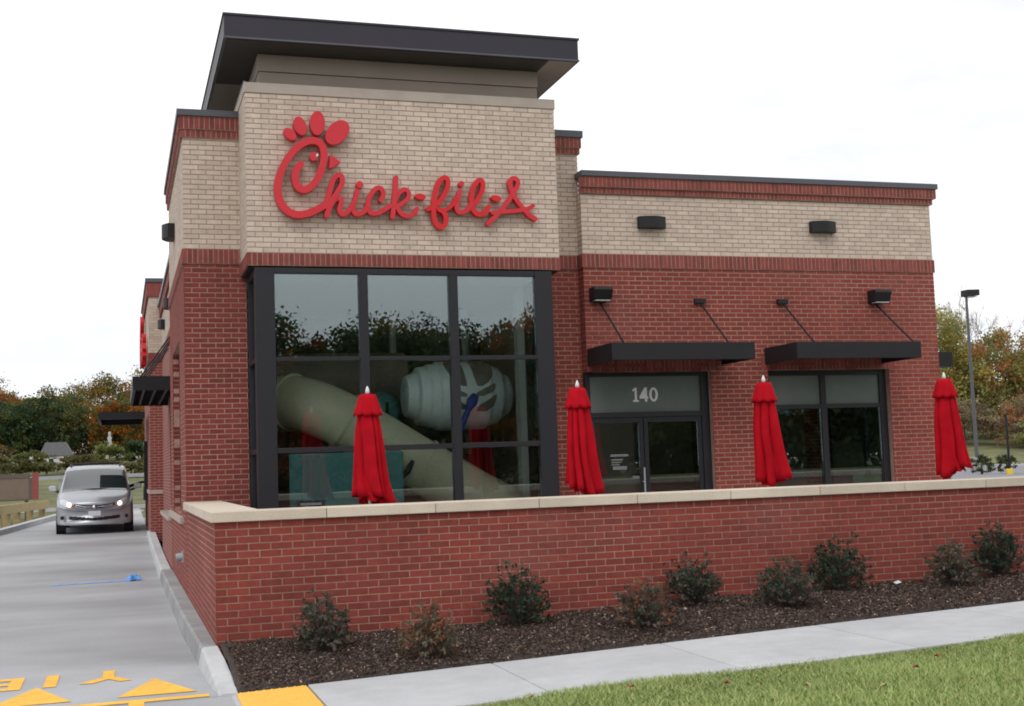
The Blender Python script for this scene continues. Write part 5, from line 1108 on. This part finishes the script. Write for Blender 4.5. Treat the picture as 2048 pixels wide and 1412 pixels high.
def bare_tree(x, y, h, label, seed):
    rs = random.Random(seed); t = thing('bare_tree', label, 'tree', (x, y, zf(x, y)), group='bare trees on the hillside'); mb = MB()
    def grow(p, d, l, r, lev):
        q = p + d * l; mid = p + d * l * 0.5 + Vector((rs.uniform(-1, 1), rs.uniform(-1, 1), 0)) * l * 0.05
        mb.tube([p, mid, q], [r, r * 0.8, r * 0.6], 5 if lev < 2 else 3, cap=False)
        if lev < 5:
            for k in range(3 if lev else 4):
                a = rs.random() * 6.28; s = rs.uniform(0.3, 0.75); nd = (d + Vector((math.cos(a) * s, math.sin(a) * s, rs.uniform(-0.1, 0.35)))).normalized(); grow(p + d * l * rs.uniform(0.55, 1.0), nd, l * rs.uniform(0.55, 0.75), r * 0.55, lev + 1)
    grow(Vector((0, 0, -0.2)), Vector((rs.uniform(-0.06, 0.06), 0, 1)), h * 0.38, 0.009 * h, 0); mb.build('branches', 'twig_grey', t); return t
for i, (x, y, h, lab) in enumerate([(56, 66, 12.5, 'bare grey tree just right of the building corner'), (61, 67, 14.0, 'bare grey tree behind the lamp post head'), (66, 66, 14.5, 'bare grey tree right of the lamp post'), (70.5, 65, 14.5, 'tallest bare grey tree at the right edge'), (64, 70, 14.5, 'bare grey tree farther up the hillside'), (74, 66, 12, 'bare grey tree outside the right edge')]): bare_tree(x, y, h, lab, 80 + i)
# lot furniture
lp = thing('lamp_post', 'tall dark parking lot lamp post with box head', 'lamp post', (31.9, 30.4, 0.6))
MB().lathe([(0.28, -0.05), (0.28, 0.55), (0.26, 0.6)], 14).build('footing', 'concrete_old', lp); MB().tube([(0, 0, 0.6), (0, 0, 7.25)], [0.075, 0.05], 8).build('pole', 'lamp_grey', lp)
hd = MB(); hd.prism([(-0.10, 7.08), (0.50, 7.12), (0.50, 7.36), (-0.10, 7.34)], 'y', -0.2, 0.2); hd.build('head', 'black_plastic', lp, fix=True); box('lens', 'lamp_lens', 0.0, 0.42, -0.15, 0.15, 7.06, 7.078, lp)
pp = thing('marker_post', 'thin dark post with a yellow base cap beyond the low wall', 'post', (29.7, 25.8, 0.6)); MB().tube([(0, 0, 0.0), (0, 0, 2.15)], 0.045, 8).build('shaft', 'dark_metal', pp); MB().lathe([(0.12, 0), (0.12, 0.17), (0.10, 0.19)], 12).build('base_cap', 'safety_yellow', pp)
for i, (x, y, r, lab) in enumerate([(29.6, 27.2, 0.42, 'small round shrub beside the lamp post base'), (30.0, 26.3, 0.42, 'small round shrub left of the thin dark post'), (30.9, 25.4, 0.42, 'small round shrub at the right edge beyond the wall')]): bush(x, y, r, r, 0.40, [(0.06, 0.085, 0.035), (0.08, 0.10, 0.04)], lab, 90 + i, 'small lot shrubs', 36, 30, 0.07, gz=0.6)
# trees across the street behind the photographer (they show as reflections in the glass)
for i, (x, y, h, r, cols) in enumerate([(2.5, -57, 8.8, 4.5, BO + OR[:1]), (7.4, -60, 10.2, 4.8, OR + BD), (11.9, -59, 8.0, 3.4, OR + BD), (15.8, -58, 10.0, 4.6, BD + BO), (20.2, -60, 9.9, 4.4, BD + BO), (24.8, -58, 10.0, 4.4, OR + BD), (30.5, -62, 9.6, 4.5, BO + BD), (36, -58, 9.0, 4.8, BD), (42.5, -60, 9.0, 5.0, BO + OR[:1]), (50, -58, 9.4, 5.2, BD), (58, -60, 9.2, 5.5, BO), (67, -58, 9.4, 6, BD), (-5, -62, 9.0, 5.0, BD), (-14, -60, 9, 6, BO)]):
    tree(x, y, h, r, cols, 'leafy tree across the street, mirrored in the window glass', 120 + i, 'trees across the street', 420, 110 if 0 < i < 8 else 40, 0.26 if 0 < i < 8 else 0.5, 0.02)
